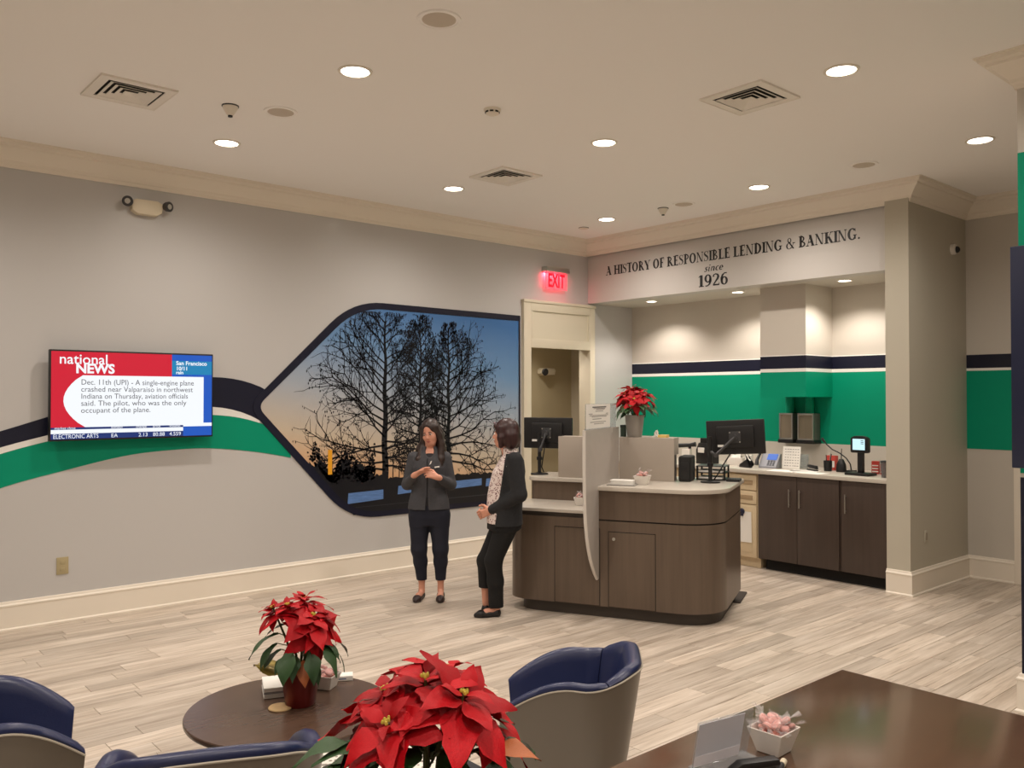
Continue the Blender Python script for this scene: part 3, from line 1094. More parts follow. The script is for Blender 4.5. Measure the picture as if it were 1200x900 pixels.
tree_print(4.92, 0.66, 2.72, [(0.2, 0.55, 0.40), (0.35, 0.66, 0.48), (0.6, 0.70, 0.42), (0.8, 0.50, 0.30), (0.95, 0.30, 0.18), (1, 0.1, 0.1)], 3, 0.042, 0.0070)
tree_print(5.375, 0.70, 2.68, [(0.2, 0.25, 0.3), (0.5, 0.34, 0.34), (0.8, 0.26, 0.26), (1, 0.08, 0.08)], 8, 0.022, 0.0066)
tree_print(5.76, 0.70, 2.64, [(0.2, 0.35, 0.62), (0.4, 0.36, 0.66), (0.65, 0.32, 0.50), (0.85, 0.16, 0.22), (1, 0.05, 0.05)], 15, 0.030, 0.0074)
# dark bank, bushes, water, low rail
rg = random.Random(4)
mb = MB()
top = []
x = 3.98
while x < 6.80:
    hgt = interp([(3.98, 1.24), (4.1, 1.20), (4.3, 1.12), (4.5, 1.16), (4.68, 1.10), (4.8, 1.05), (4.95, 0.98), (5.6, 0.98), (6.2, 0.96), (6.8, 0.94)], x)
    top.append((x, hgt + rg.uniform(-0.06, 0.05) * (1.0 if x < 4.8 else 0.25)))
    x += 0.028
low = lambda x: max(0.625, 1.755 - (x - 3.47) * 1.055)
for (a, c) in zip(top, top[1:]):
    if a[1] > low(a[0]):
        mb.quad((a[0] - MX, -0.0078, low(a[0]) - MZ), (c[0] - MX, -0.0078, low(c[0]) - MZ), (c[0] - MX, -0.0078, c[1] - MZ), (a[0] - MX, -0.0078, a[1] - MZ))
for k in range(1500):
    x = rg.uniform(3.98, 4.80)
    z = rg.uniform(0.95, 1.08) + 0.34 * rg.random() ** 1.5 * (0.55 + 0.45 * math.sin(x * 17 + 1.0))
    r = rg.uniform(0.006, 0.016)
    if ok_pt(x - r, z) and ok_pt(x, z - r):
        mb.add([(x + r * math.cos(j * 1.0472 + k) * rg.uniform(0.6, 1.2) - MX, -0.0079, z + r * math.sin(j * 1.0472 + k) * rg.uniform(0.6, 1.2) - MZ) for j in range(6)], [(0, 1, 2, 3, 4, 5)])
mb.build('bank_print', M_sil, mu, smooth=False)
M_water = mat('printed_water', (92, 128, 184), 0.4, noise=((8, 1, 60), 0.25))
for x0, x1, z0, z1 in ((4.47, 4.90, 0.745, 0.865), (5.08, 5.60, 0.80, 0.90), (5.62, 6.24, 0.80, 0.90), (6.3, 6.8, 0.80, 0.90)):
    MB().quad((x0 - MX, -0.0082, z0 - MZ), (x1 - MX, -0.0082, z0 + 0.02 - MZ), (x1 - MX, -0.0082, z1 - MZ), (x0 + 0.01 - MX, -0.0082, z1 - 0.01 - MZ)).build('water_print', M_water, mu, smooth=False)
MB().quad((4.5 - MX, -0.0082, 0.70 - MZ), (6.8 - MX, -0.0082, 0.70 - MZ), (6.8 - MX, -0.0082, 0.712 - MZ), (4.5 - MX, -0.0082, 0.704 - MZ)).build('rail_print', mat('printed_grey', (52, 54, 60), 0.4), mu, smooth=False)
MB().quad((4.245 - MX, -0.0083, 1.06 - MZ), (4.292 - MX, -0.0083, 1.06 - MZ), (4.292 - MX, -0.0083, 1.31 - MZ), (4.245 - MX, -0.0083, 1.31 - MZ)).build('marker_post_print', mat('printed_amber', (240, 168, 40), 0.4), mu, smooth=False)
for x in (5.02, 5.10, 5.17, 5.24, 5.31):
    stroke(mbx := MB(), (x, 0.98), (x + 0.004, 1.27 + 0.05 * math.sin(x * 40)), 0.006, 0.004, 0.0081)
    if mbx.v:
        mbx.build('reed_print', M_sil, mu, smooth=False)

# ------------------------------------------------------------------ serif lettering on the header
TK, TN, SF = 0.235, 0.10, 0.075        # thick, thin, serif height (cap height 1)


def glyphs():
    G = {}

    def stem(x, y0=0, y1=1, w=TK, sb=True, st=True):
        P = [[(x, y0), (x + w, y0), (x + w, y1), (x, y1)]]
        if sb:
            P.append([(x - 0.09, y0), (x + w + 0.09, y0), (x + w + 0.09, y0 + SF), (x - 0.09, y0 + SF)])
        if st:
            P.append([(x - 0.09, y1 - SF), (x + w + 0.09, y1 - SF), (x + w + 0.09, y1), (x - 0.09, y1)])
        return P

    def diag(a, c, w):
        return [[(a[0] - w / 2, a[1]), (a[0] + w / 2, a[1]), (c[0] + w / 2, c[1]), (c[0] - w / 2, c[1])]]

    def bar(x0, x1, y, h=TN):
        return [[(x0, y), (x1, y), (x1, y + h), (x0, y + h)]]

    def serif(x0, x1, y):
        return bar(x0, x1, y, SF)

    def ring(cx, cy, rx, ry, a0=0, a1=360, tw=TK, th=TN, n=20):
        P = []
        for k in range(n):
            a, c = rad(a0 + (a1 - a0) * k / n), rad(a0 + (a1 - a0) * (k + 1) / n)
            P.append([(cx + rx * math.cos(a), cy + ry * math.sin(a)), (cx + rx * math.cos(c), cy + ry * math.sin(c)),
                      (cx + (rx - tw) * math.cos(c), cy + (ry - th) * math.sin(c)), (cx + (rx - tw) * math.cos(a), cy + (ry - th) * math.sin(a))])
        return P

    def path(pts, ws):
        P = []
        v = [Vector(p) for p in pts]
        for i in range(len(v) - 1):
            t0 = (v[i + 1] - v[max(0, i - 1)]).normalized()
            t1 = (v[min(len(v) - 1, i + 2)] - v[i]).normalized()
            n0, n1 = Vector((-t0.y, t0.x)), Vector((-t1.y, t1.x))
            P.append([tuple(v[i] + n0 * ws[i] / 2), tuple(v[i] - n0 * ws[i] / 2), tuple(v[i + 1] - n1 * ws[i + 1] / 2), tuple(v[i + 1] + n1 * ws[i + 1] / 2)])
        return P
    G['A'] = (diag((0.12, 0), (0.40, 1), 0.06) + diag((0.68, 0), (0.38, 1), TK) + bar(0.2, 0.62, 0.30) + serif(0, 0.26, 0) + serif(0.50, 0.84, 0), 0.86)
    G['H'] = (stem(0.1) + stem(0.62) + bar(0.2, 0.7, 0.48), 0.92)
    G['I'] = (stem(0.1), 0.38)
    G['S'] = (path([(0.50, 0.76), (0.47, 0.92), (0.33, 0.975), (0.17, 0.93), (0.10, 0.79), (0.15, 0.65), (0.30, 0.54), (0.45, 0.43), (0.51, 0.27), (0.44, 0.09), (0.28, 0.02), (0.12, 0.07), (0.08, 0.25)],
                   [0.05, 0.05, 0.05, 0.07, 0.14, 0.17, 0.19, 0.17, 0.14, 0.08, 0.05, 0.05, 0.05]) + bar(0.47, 0.52, 0.72, 0.27) + bar(0.06, 0.11, 0.0, 0.27), 0.62)
    G['T'] = (stem(0.29, st=False) + bar(0.02, 0.73, 0.95) + bar(0.02, 0.07, 0.74, 0.22) + bar(0.68, 0.73, 0.74, 0.22), 0.76)
    G['O'] = (ring(0.44, 0.5, 0.42, 0.52), 0.90)
    G['R'] = (stem(0.1) + ring(0.30, 0.74, 0.32, 0.26, -90, 90, 0.15) + bar(0.2, 0.32, 0.95) + bar(0.2, 0.32, 0.48) + diag((0.72, 0), (0.40, 0.5), TK) + serif(0.64, 0.86, 0), 0.86)
    G['Y'] = (stem(0.32, 0, 0.5, st=False) + diag((0.40, 0.42), (0.13, 1), TK) + diag((0.42, 0.42), (0.70, 1), 0.06) + serif(0, 0.28, 1 - SF) + serif(0.58, 0.84, 1 - SF), 0.84)
    G['F'] = (stem(0.1) + bar(0.2, 0.62, 0.95) + bar(0.57, 0.62, 0.76, 0.2) + bar(0.2, 0.48, 0.48) + bar(0.44, 0.48, 0.38, 0.24), 0.66)
    G['E'] = (stem(0.1) + bar(0.2, 0.64, 0.95) + bar(0.59, 0.64, 0.76, 0.2) + bar(0.2, 0.50, 0.48) + bar(0.46, 0.50, 0.38, 0.24) + bar(0.2, 0.66, 0.0) + bar(0.61, 0.66, 0.0, 0.22), 0.72)
    G['P'] = (stem(0.1) + ring(0.30, 0.72, 0.34, 0.28, -90, 90, 0.15) + bar(0.2, 0.32, 0.95) + bar(0.2, 0.32, 0.44), 0.70)
    G['B'] = (stem(0.1) + ring(0.30, 0.75, 0.29, 0.25, -90, 90, 0.14) + ring(0.32, 0.26, 0.36, 0.26, -90, 90, 0.16) + bar(0.2, 0.34, 0.95) + bar(0.2, 0.34, 0.49) + bar(0.2, 0.34, 0.0), 0.76)
    G['L'] = (stem(0.1) + bar(0.2, 0.66, 0.0) + bar(0.61, 0.66, 0.0, 0.26), 0.70)
    G['N'] = (stem(0.12, w=0.06) + stem(0.72, w=0.06, sb=False) + diag((0.68, 0.02), (0.16, 0.98), 0.17), 0.92)
    G['D'] = (stem(0.1) + ring(0.32, 0.5, 0.50, 0.5, -90, 90) + bar(0.2, 0.34, 0.95) + bar(0.2, 0.34, 0.0), 0.88)
    G['G'] = (ring(0.45, 0.5, 0.43, 0.52, 40, 320) + bar(0.70, 0.75, 0.70, 0.26) + stem(0.62, 0.06, 0.44, w=0.15, sb=False), 0.92)
    G['K'] = (stem(0.1) + diag((0.28, 0.42), (0.70, 1), 0.06) + diag((0.74, 0), (0.40, 0.60), TK) + serif(0.54, 0.84, 1 - SF) + serif(0.62, 0.88, 0), 0.88)
    G['&'] = (ring(0.36, 0.77, 0.20, 0.24, 0, 360, 0.09, 0.05) + ring(0.34, 0.27, 0.32, 0.29, 60, 330, 0.14, 0.05) + diag((0.78, 0.0), (0.28, 0.68), 0.16) + diag((0.56, 0.05), (0.80, 0.5), 0.05) + serif(0.68, 0.94, 0.48), 0.96)
    G['.'] = (ring(0.14, 0.08, 0.09, 0.09, 0, 360, 0.09, 0.09), 0.28)
    G['1'] = (stem(0.20, st=False) + diag((0.10, 0.82), (0.26, 0.99), 0.09), 0.56)
    G['9'] = (ring(0.31, 0.66, 0.29, 0.35, 0, 360, 0.18, 0.09) + path([(0.52, 0.64), (0.52, 0.42), (0.44, 0.18), (0.28, 0.04), (0.10, 0.05)], [0.18, 0.18, 0.15, 0.09, 0.10]), 0.66)
    G['2'] = (path([(0.10, 0.74), (0.14, 0.92), (0.30, 0.97), (0.45, 0.90), (0.50, 0.74), (0.44, 0.56), (0.28, 0.34), (0.10, 0.08)], [0.14, 0.10, 0.10, 0.14, 0.19, 0.17, 0.12, 0.10]) + bar(0.07, 0.58, 0.0, 0.12) + bar(0.54, 0.58, 0.0, 0.24), 0.66)
    G['6'] = (ring(0.32, 0.33, 0.29, 0.35, 0, 360, 0.18, 0.09) + path([(0.11, 0.36), (0.11, 0.58), (0.19, 0.82), (0.35, 0.96), (0.53, 0.95)], [0.18, 0.18, 0.15, 0.09, 0.10]), 0.66)

    def ital(P):
        return [[(x + 0.22 * y, y) for x, y in q] for q in P]
    G['s'] = (ital(path([(0.30, 0.42), (0.22, 0.48), (0.10, 0.43), (0.12, 0.31), (0.26, 0.19), (0.25, 0.06), (0.12, 0.0), (0.02, 0.06)], [0.08, 0.08, 0.11, 0.13, 0.13, 0.11, 0.08, 0.08])), 0.36)
    G['i'] = (ital([[(0.06, 0), (0.16, 0), (0.16, 0.48), (0.06, 0.48)]] + bar(0.0, 0.1, 0.44, 0.04) + bar(0.12, 0.22, 0.0, 0.04) + ring(0.12, 0.66, 0.065, 0.065, 0, 360, 0.065, 0.065)), 0.26)
    G['n'] = (ital([[(0.06, 0), (0.15, 0), (0.15, 0.48), (0.06, 0.48)]] + path([(0.14, 0.36), (0.24, 0.47), (0.34, 0.44), (0.36, 0.30), (0.35, 0.0)], [0.07, 0.08, 0.11, 0.14, 0.14]) + bar(0.34, 0.46, 0.0, 0.04)), 0.50)
    G['c'] = (ital(ring(0.21, 0.24, 0.20, 0.26, 50, 310, 0.13, 0.07, 14)), 0.38)
    G['e'] = (ital(ring(0.21, 0.24, 0.20, 0.26, 0, 320, 0.13, 0.07, 16) + bar(0.1, 0.38, 0.22, 0.06)), 0.42)
    return G


GL = glyphs()
lt = thing('lettering', 'black serif lettering A HISTORY OF RESPONSIBLE LENDING & BANKING since 1926 above the alcove', 'lettering', (HD, 5.72, 3.06))
gmesh = {}


def glyph_mesh(c):
    if c not in gmesh:
        mb = MB()
        for q in GL[c][0]:
            mb.add([(0, -p[0], p[1]) for p in q], [tuple(range(len(q)))])
        me = bpy.data.meshes.new('letter')
        me.from_pydata(mb.v, [], mb.f)
        me.materials.append(M_letter)
        gmesh[c] = me
    return gmesh[c]


def set_line(text, y_start, y_end, z, h, space=0.34):
    """letters run towards -y (the reader's right); fitted between y_start and y_end"""
    tot = sum(GL[c][1] if c != ' ' else space for c in text)
    s = (y_start - y_end) / tot
    y = y_start
    for c in text:
        if c == ' ':
            y -= space * s
            continue
        share('letter', glyph_mesh(c), lt, Matrix.Translation((-0.002, y - 5.72, z - 3.06)) @ Matrix.Diagonal((1, s, h, 1)))
        y -= GL[c][1] * s


set_line('A HISTORY OF RESPONSIBLE LENDING & BANKING.', 7.40, 4.03, 3.395, 0.115)
set_line('since', 5.885, 5.63, 3.275, 0.105)
set_line('1926', 5.975, 5.555, 3.105, 0.135)

# ------------------------------------------------------------------ teller station (its own frame: w = depth from the front, u = leftwards along the front)
CI, SI = math.cos(rad(26)), math.sin(rad(26))


def isl(w, u, z):
    return (CI * w - SI * u, SI * w + CI * u, z)


W0, U0 = 7.40, 2.05
st = thing('teller_station', 'dark brown teller station with pale stone counters and a tall curved fin', 'counter', isl(W0, U0, 0), rad(26))
SB = (W0, U0, 0)
UR, UL, WF, WB, UM = 1.115, 2.97, 6.85, 7.95, 2.13       # right side, left side, front, back, step between high and low counter


def st_part(name, mb, m, parent=st, angle=35):
    return mb.build(name, m, parent, angle=angle, base=SB)


def outline(front, back, ul, ur, rl, rr, n=10):
    """plan outline (w,u), counter-clockwise seen from above in (w,u): front-right corner, right side, back, left, front-left"""
    p = []
    if rl:
        p += [(front + rl - rl * math.cos(a), ul - rl + rl * math.sin(a)) for a in [PI / 2 - PI / 2 * k / n for k in range(n + 1)]]
    else:
        p += [(front, ul)]
    if rr:
        p += [(front + rr - rr * math.cos(a), ur + rr - rr * math.sin(a)) for a in [PI / 2 * k / n for k in range(n + 1)]]
    else:
        p += [(front, ur)]
    p += [(back, ur), (back, ul)]
    return p


st_part('toe_kick', MB().prism(outline(WF + 0.055, WB - 0.03, UL - 0.10, UR + 0.05, 0.16, 0.30), 0, 0.10), M_toe)
st_part('body_right', MB().prism(outline(WF, WB, UM, UR, 0, 0.34), 0.10, 0.812), M_wood)
st_part('fascia', MB().prism(outline(WF, WB, UM, UR, 0, 0.34), 0.824, 1.065), M_wood)
st_part('shadow_joint', MB().prism(outline(WF + 0.008, WB - 0.01, UM, UR + 0.008, 0, 0.335), 0.812, 0.824), M_gap)
st_part('body_left', MB().prism(outline(WF, 7.44, UL, UM, 0.20, 0), 0.10, 0.826), M_wood)
st_part('shadow_joint', MB().prism(outline(WF + 0.012, 7.42, UL - 0.012, UM, 0.19, 0), 0.826, 0.865), M_toe)
st_part('riser', MB().prism(outline(7.44, WB, UL, UM, 0.06, 0), 0.10, 1.065), M_wood)
st_part('lower_counter', MB().prism(outline(WF - 0.025, 7.44, UL + 0.02, UM + 0.02, 0.21, 0), 0.865, 0.893, bev=0.004), M_stone)
st_part('upper_counter_left', MB().prism(outline(7.41, WB + 0.02, UL + 0.02, UM, 0.08, 0), 1.065, 1.10, bev=0.005), M_stone)
st_part('upper_counter_right', MB().prism(outline(WF - 0.025, WB + 0.02, UM, UR - 0.03, 0, 0.36), 1.065, 1.10, bev=0.005), M_stone)
# doors with a dark reveal round each
for (u0, u1, z0, z1) in ((1.640, 2.030, 0.105, 0.722), (2.112, 2.506, 0.105, 0.740)):
    st_part('door_reveal', MB().box(WF - 0.0008, WF + 0.004, u0 - 0.006, u1 + 0.006, z0 - 0.003, z1 + 0.006), M_gap)
    d_ = st_part('door', MB().box(WF - 0.004, WF + 0.006, u0, u1, z0, z1, 0.0015), M_wood)
    if u0 < 2:
        st_part('lock', MB().lathe([(0.014, 0), (0.014, 0.004), (0.010, 0.007), (0, 0.007)], seg=20), M_chrome).matrix_local = Matrix.Translation((WF - 0.004 - W0, 1.987 - U0, 0.666)) @ Matrix.Rotation(rad(-90), 4, 'Y') @ Matrix.Translation((W0, U0, 0))
# tall fin between the two counters: front edge curves back to a point
prof = [(7.46, 1.10), (7.46, 1.578), (6.50, 1.578), (6.50, 1.30), (6.505, 1.10), (6.515, 0.95), (6.53, 0.84), (6.56, 0.72), (6.60, 0.62), (6.65, 0.53), (6.71, 0.45), (6.77, 0.385), (6.835, 0.33), (6.845, 0.33), (6.845, 1.10)]
fin = MB()
bm = bmesh.new()
vs = [bm.verts.new((a, 2.115, z)) for a, z in prof]
f = bm.faces.new(vs)
r = bmesh.ops.extrude_face_region(bm, geom=[f])
bmesh.ops.translate(bm, vec=(0, 0.028, 0), verts=[e for e in r['geom'] if isinstance(e, bmesh.types.BMVert)])
bmesh.ops.recalc_face_normals(bm, faces=bm.faces)
fin.bm(bm)
st_part('fin', fin, M_fin)
pe = [(a - 0.001, 2.129, z) for a, z in prof[2:13]]
st_part('fin_edge', MB().tube(pe, 0.0145, 6), M_finedge)
# screens standing on the counter
sc = st_part('privacy_screen', MB().box(7.46, 7.48, 1.615, 2.112, 1.10, 1.482, 0.002), M_taupe)
MB().box(7.48, 7.68, 1.62, 2.112, 1.33, 1.482, 0.003).build('shelf_box', M_taupe, sc, base=SB)
MB().box(7.481, 7.66, 1.635, 2.10, 1.10, 1.33).build('cubby', M_toe, sc, base=SB)
sc2 = st_part('privacy_screen', MB().box(7.47, 7.49, 2.455, 2.70, 1.10, 1.480, 0.002), M_taupe)
MB().box(7.49, 7.66, 2.455, 2.70, 1.10, 1.478, 0.003).build('shelf_box', M_taupe, sc2, base=SB)

mt = thing('floor_mat', 'dark anti-fatigue mat sticking out behind the teller station', 'mat', isl(8.2, 1.6, 0), rad(26))
MB().box(-0.38, 0.06, -0.50, 0.75, 0.0005, 0.015, 0.006).build('pad', mat('mat_rubber', (62, 54, 48), 0.8), mt)

# acrylic sign holder with a notice on top of the fin
sh = thing('notice_holder', 'clear acrylic holder with a printed notice on top of the fin', 'sign', isl(6.90, 2.129, 1.578), rad(26))
MB().box(-0.37, 0.50, -0.004, 0.004, 0.0, 0.212, 0.001).build('acrylic_sheet', M_acryl, sh)
MB().box(-0.37, 0.32, -0.013, 0.013, 0.0, 0.01, 0.002).build('foot', M_acryl, sh)
pp = MB().box(-0.365, 0.31, -0.006, -0.0045, 0.004, 0.208).build('notice_paper', M_paper, sh)
for (z, x0, x1, m) in ((0.182, -0.20, 0.19, M_ink), (0.172, -0.17, 0.16, M_inkl), (0.165, -0.10, 0.14, M_inkl), (0.150, -0.12, 0.10, M_inkl), (0.128, -0.30, -0.20, M_inkl), (0.128, 0.18, 0.25, M_inkl), (0.115, -0.28, 0.25, M_inkl), (0.104, -0.22, 0.20, M_inkl), (0.085, -0.20, 0.05, M_inkl), (0.06, -0.26, 0.18, M_inkl), (0.045, -0.16, 0.12, M_inkl)):
    MB().box(x0, x1, -0.0064, -0.006, z - 0.003, z + 0.003 + (0.003 if m is M_ink else 0)).build('print_line', m, pp, smooth=False)


# monitors on arms, seen from behind. local: screen faces +x, back towards -x
def monitor(label, loc, rot, dy, group, tilt=0.0, dz=0.0):
    t = thing('monitor', label, 'monitor', loc, rot, group)
    MB().lathe([(0.085, 0), (0.085, 0.010), (0.03, 0.016), (0.03, 0.02)], seg=32).build('base', M_black, t)
    MB().tube([(0, 0, 0.015), (0, 0, 0.40)], 0.017, 16).build('pole', M_black, t)
    MB().tube([(0, 0, 0.14), (0, 0, 0.17)], 0.027, 16).build('collar', M_black, t)
    zc = 0.395 + dz
    pn = MB()
    pn.box(0.10, 0.135, -0.25, 0.25, -0.150, 0.150, 0.010)
    pn.prism([(-0.16, -0.09), (0.16, -0.09), (0.16, 0.10), (-0.16, 0.10)], 0.075, 0.105, 'x', 0.012, 2)
    M = Matrix.Translation((0, dy, zc)) @ Matrix.Rotation(tilt, 4, 'X')
    p_ = pn.build('panel', M_black, t)
    p_.matrix_local = M
    MB().box(0.1345, 0.1365, -0.24, 0.24, -0.140, 0.140).build('screen', mat('screen_off', (12, 13, 16), 0.15), p_)
    MB().box(0.065, 0.08, -0.05, 0.05, -0.05, 0.05, 0.004).build('mount_plate', M_darkgrey, p_)
    for a in (-0.042, 0.042):
        for c in (-0.042, 0.042):
            MB().lathe([(0.006, 0), (0.006, 0.004), (0, 0.005)], seg=10).build('screw', M_chrome, p_).matrix_local = Matrix.Translation((0.066, a, c)) @ Matrix.Rotation(rad(-90), 4, 'Y')
    MB().box(0.0735, 0.0748, 0.10, 0.152, -0.082, -0.062).build('label', M_white, p_)
    arm = MB()
    e = Vector((0.05, dy, zc))
    q = Vector((-0.012, dy * 0.25, 0.24))
    arm.tube([(0, 0, 0.27), q, (q + e) / 2, e], [0.017, 0.016, 0.013, 0.014], 12)
    a_ = arm.build('arm', M_darkgrey, t)
    MB().tube([e - Vector((0.01, 0, 0)), e + Vector((0.02, 0, 0))], 0.024, 16).build('pivot', M_darkgrey, a_)
    MB().tube([q - Vector((0.012, 0, 0)), q + Vector((0.012, 0, 0))], 0.021, 16).build('pivot', M_darkgrey, a_)
    cab = [(0.04, dy * 0.9, zc - 0.12), (0.03, dy * 0.55, 0.16), (0.025, dy * 0.3, 0.07), (0.06, -0.02, 0.02)]
    MB().tube(cab, 0.006, 8).build('cable', M_black_m, t)
    return t


monitor('black monitor on a pole stand, back turned, on the left end of the teller station', isl(7.67, 2.965, 1.10), rad(26), -0.045, 'black monitors on the teller station')
monitor('black monitor on a jointed arm, back turned, at the right end of the teller station', isl(7.52, 1.31, 1.10), rad(26), -0.20, 'black monitors on the teller station', rad(-3))
# small objects on the station
t = thing('card_scanner', 'black document scanner box beside the right privacy screen', 'scanner', isl(7.60, 1.53, 1.10), rad(26))
MB().box(-0.11, 0.11, -0.055, 0.055, 0, 0.225, 0.022, 3).build('body', M_black_m, t)
MB().box(-0.113, -0.108, -0.035, 0.035, 0.03, 0.17, 0.002).build('front_panel', M_black, t)
t = thing('keyboard_tray', 'black two-level tray of papers behind the right monitor', 'tray', isl(7.83, 1.34, 1.10), rad(26))
for z in (0.004, 0.062, 0.12):
    MB().box(-0.12, 0.12, -0.13, 0.13, z, z + 0.008, 0.003).build('shelf', M_black, t)
for (x, y) in ((-0.11, -0.12), (-0.11, 0.12), (0.11, -0.12), (0.11, 0.12)):
    MB().box(x - 0.008, x + 0.008, y - 0.008, y + 0.008, 0, 0.128, 0.002).build('post', M_black, t)
for z in (0.0125, 0.0705):
    MB().box(-0.112, 0.10, -0.10, 0.11, z, z + 0.016, 0.001).build('paper_stack', M_paper, t)
t = thing('keyboard', 'black keyboard at the right edge of the upper counter', 'keyboard', isl(7.72, 1.135, 1.10), rad(26))
MB().box(-0.075, 0.075, -0.055, 0.06, 0.002, 0.02, 0.005).build('body', M_black, t)
k = MB()
for i in range(5):
    for j in range(5):
        k.box(-0.066 + i * 0.027, -0.044 + i * 0.027, -0.052 + j * 0.0215, -0.035 + j * 0.0215, 0.019, 0.0245)
k.build('keys', M_darkgrey, t)['kind'] = 'stuff'
t = thing('paper_stack', 'stack of white cards on a grey tray beside the fin', 'paper stack', isl(7.0, 1.955, 1.10), rad(26 + 4))
MB().box(-0.07, 0.10, -0.12, 0.12, 0.0, 0.008, 0.002).build('tray', mat('grey_tray', (150, 146, 140), 0.4), t)
for i in range(4):
    MB().box(-0.05 + 0.003 * i, 0.085 - 0.002 * (i % 2), -0.098, 0.098 - 0.004 * (i % 3), 0.0085 + i * 0.009, 0.0165 + i * 0.009, 0.001).build('card_pack', M_paper, t)
t = thing('dark_box_file', 'small dark green box behind the fin beside the silver pot', 'box', isl(7.60, 2.112, 1.482), rad(26))
MB().box(-0.03, 0.03, -0.02, 0.02, 0, 0.105, 0.003).build('body', mat('dark_green_card', (44, 62, 50), 0.6), t)
MB().box(-0.033, 0.033, -0.022, 0.022, 0.085, 0.108, 0.003).build('lid', mat('dark_green_lid', (36, 48, 42), 0.6), t)
t = thing('tissue_pack', 'crumpled white tissue beside the silver poinsettia pot', 'tissue', isl(7.58, 1.80, 1.482), rad(10))
rg = random.Random(5)
mb = MB()
mb.grid(lambda u, v: ((u - 0.5) * 0.05 + rg.uniform(-0.008, 0.008), (v - 0.5) * 0.05 + rg.uniform(-0.008, 0.008), 0.003 + 0.055 * max(0, 1 - 3.2 * ((u - 0.5) ** 2 + (v - 0.5) ** 2)) + rg.uniform(0, 0.012)), 7, 7)
mb.build('tissue', M_paper, t)
t = thing('sticky_pad', 'yellow sticky note block on the right privacy screen', 'note pad', isl(7.58, 1.735, 1.482), rad(20))
MB().box(-0.04, 0.04, -0.04, 0.04, 0, 0.022, 0.001).build('pad', mat('sticky_yellow', (222, 190, 110), 0.7), t)
MB().box(-0.04, 0.04, -0.04, 0.04, 0.022, 0.0235).build('top_sheet', mat('sticky_top', (232, 204, 130), 0.7), t)

# ------------------------------------------------------------------ alcove counter and cabinets
cb = thing('base_cabinet', 'dark brown three-door base cabinet under the alcove counter', 'cabinet', (8.0, 4.49, 0))
CB_ = (8.0, 4.49, 0)
MB().box(8.015, BK - 0.02, 3.766, 5.172, 0.12, 1.02).build('carcass', M_wood_d, cb, base=CB_)
MB().box(8.075, BK - 0.02, 3.766, 5.12, 0.0, 0.12).build('toe_kick', M_gap, cb, base=CB_)
for (y0, y1, hy) in ((4.713, 5.168, 4.790), (4.252, 4.708, 4.672), (3.770, 4.222, 4.178)):
    d_ = MB().box(7.995, 8.014, y0, y1, 0.12, 1.015, 0.002).build('door', M_wood_d, cb, base=CB_)
    hb = MB().tube([(7.972, hy, 0.70), (7.972, hy, 0.885)], 0.006, 10)
    for z in (0.72, 0.865):
        hb.tube([(7.972, hy, z), (7.996, hy, z)], 0.005, 8)
    hb.build('handle', M_chrome, d_, base=CB_)
cm = thing('drawer_cabinet', 'pale maple drawer cabinet left of the dark cabinet', 'cabinet', (8.0, 5.6, 0))
CB_ = (8.0, 5.6, 0)
MB().box(8.03, BK - 0.02, 5.178, 6.05, 0.10, 1.02).build('carcass', M_maple, cm, base=CB_)
MB().box(8.06, BK - 0.02, 5.178, 6.05, 0.0, 0.10).build('toe_kick', M_maple, cm, base=CB_)
for (y0, y1) in ((5.20, 5.61), (5.63, 6.04)):
    for (z0, z1) in ((0.835, 1.0), (0.685, 0.825)):
        d_ = MB().box(8.012, 8.03, y0, y1, z0, z1, 0.003).build('drawer', M_maple, cm, base=CB_)
        zm = (z0 + z1) / 2
        MB().box(8.008, 8.013, y0 + 0.045, y1 - 0.045, zm - 0.024, zm + 0.024, 0.002).build('pull', M_maple_d, d_, base=CB_)
    d_ = MB().box(8.012, 8.03, y0, y1, 0.11, 0.675, 0.003).build('door', M_maple, cm, base=CB_)
    MB().box(8.009, 8.013, y0 + 0.05, y1 - 0.05, 0.16, 0.625, 0.003).build('raised_panel', M_maple, d_, base=CB_)
t = thing('clipped_paper', 'white sheet hung by a navy clip on the maple cabinet door', 'paper', (8.005, 5.33, 0.60))
MB().prism([(-0.075, -0.33), (0.085, -0.335), (0.09, 0.0), (-0.07, 0.0)], -0.003, -0.001, 'x').build('sheet', M_paper, t)
MB().lathe([(0.0, 0), (0.032, 0.002), (0.034, 0.010), (0.024, 0.018), (0, 0.02)], seg=20).build('clip', mat('navy_plastic', (30, 34, 62), 0.35), t).matrix_local = Matrix.Translation((-0.004, 0.04, 0.0)) @ Matrix.Rotation(rad(-90), 4, 'Y')
MB().box(-0.02, -0.004, 0.025, 0.055, -0.05, 0.0, 0.004).build('clip_tongue', mat('navy_plastic', (30, 34, 62), 0.35), t)
wt = thing('alcove_countertop', 'long pale stone countertop along the alcove', 'countertop', (8.44, 5.7, 1.02))
MB().box(7.978, BK - 0.012, 3.766, 7.70, 1.02, 1.06, 0.004).build('slab', M_stone, wt, base=(8.44, 5.7, 1.02))
t = thing('end_panel', 'plain maple cabinet run behind the teller station', 'cabinet', (8.4, 6.9, 0))
MB().box(8.03, BK - 0.02, 6.055, 7.70, 0.0, 1.02).build('carcass', M_maple, t, base=(8.4, 6.9, 0))
MB().box(8.012, 8.03, 6.07, 6.87, 0.11, 1.0, 0.003).build('door', M_maple, t, base=(8.4, 6.9, 0))
MB().box(8.012, 8.03, 6.89, 7.68, 0.11, 1.0, 0.003).build('door', M_maple, t, base=(8.4, 6.9, 0))

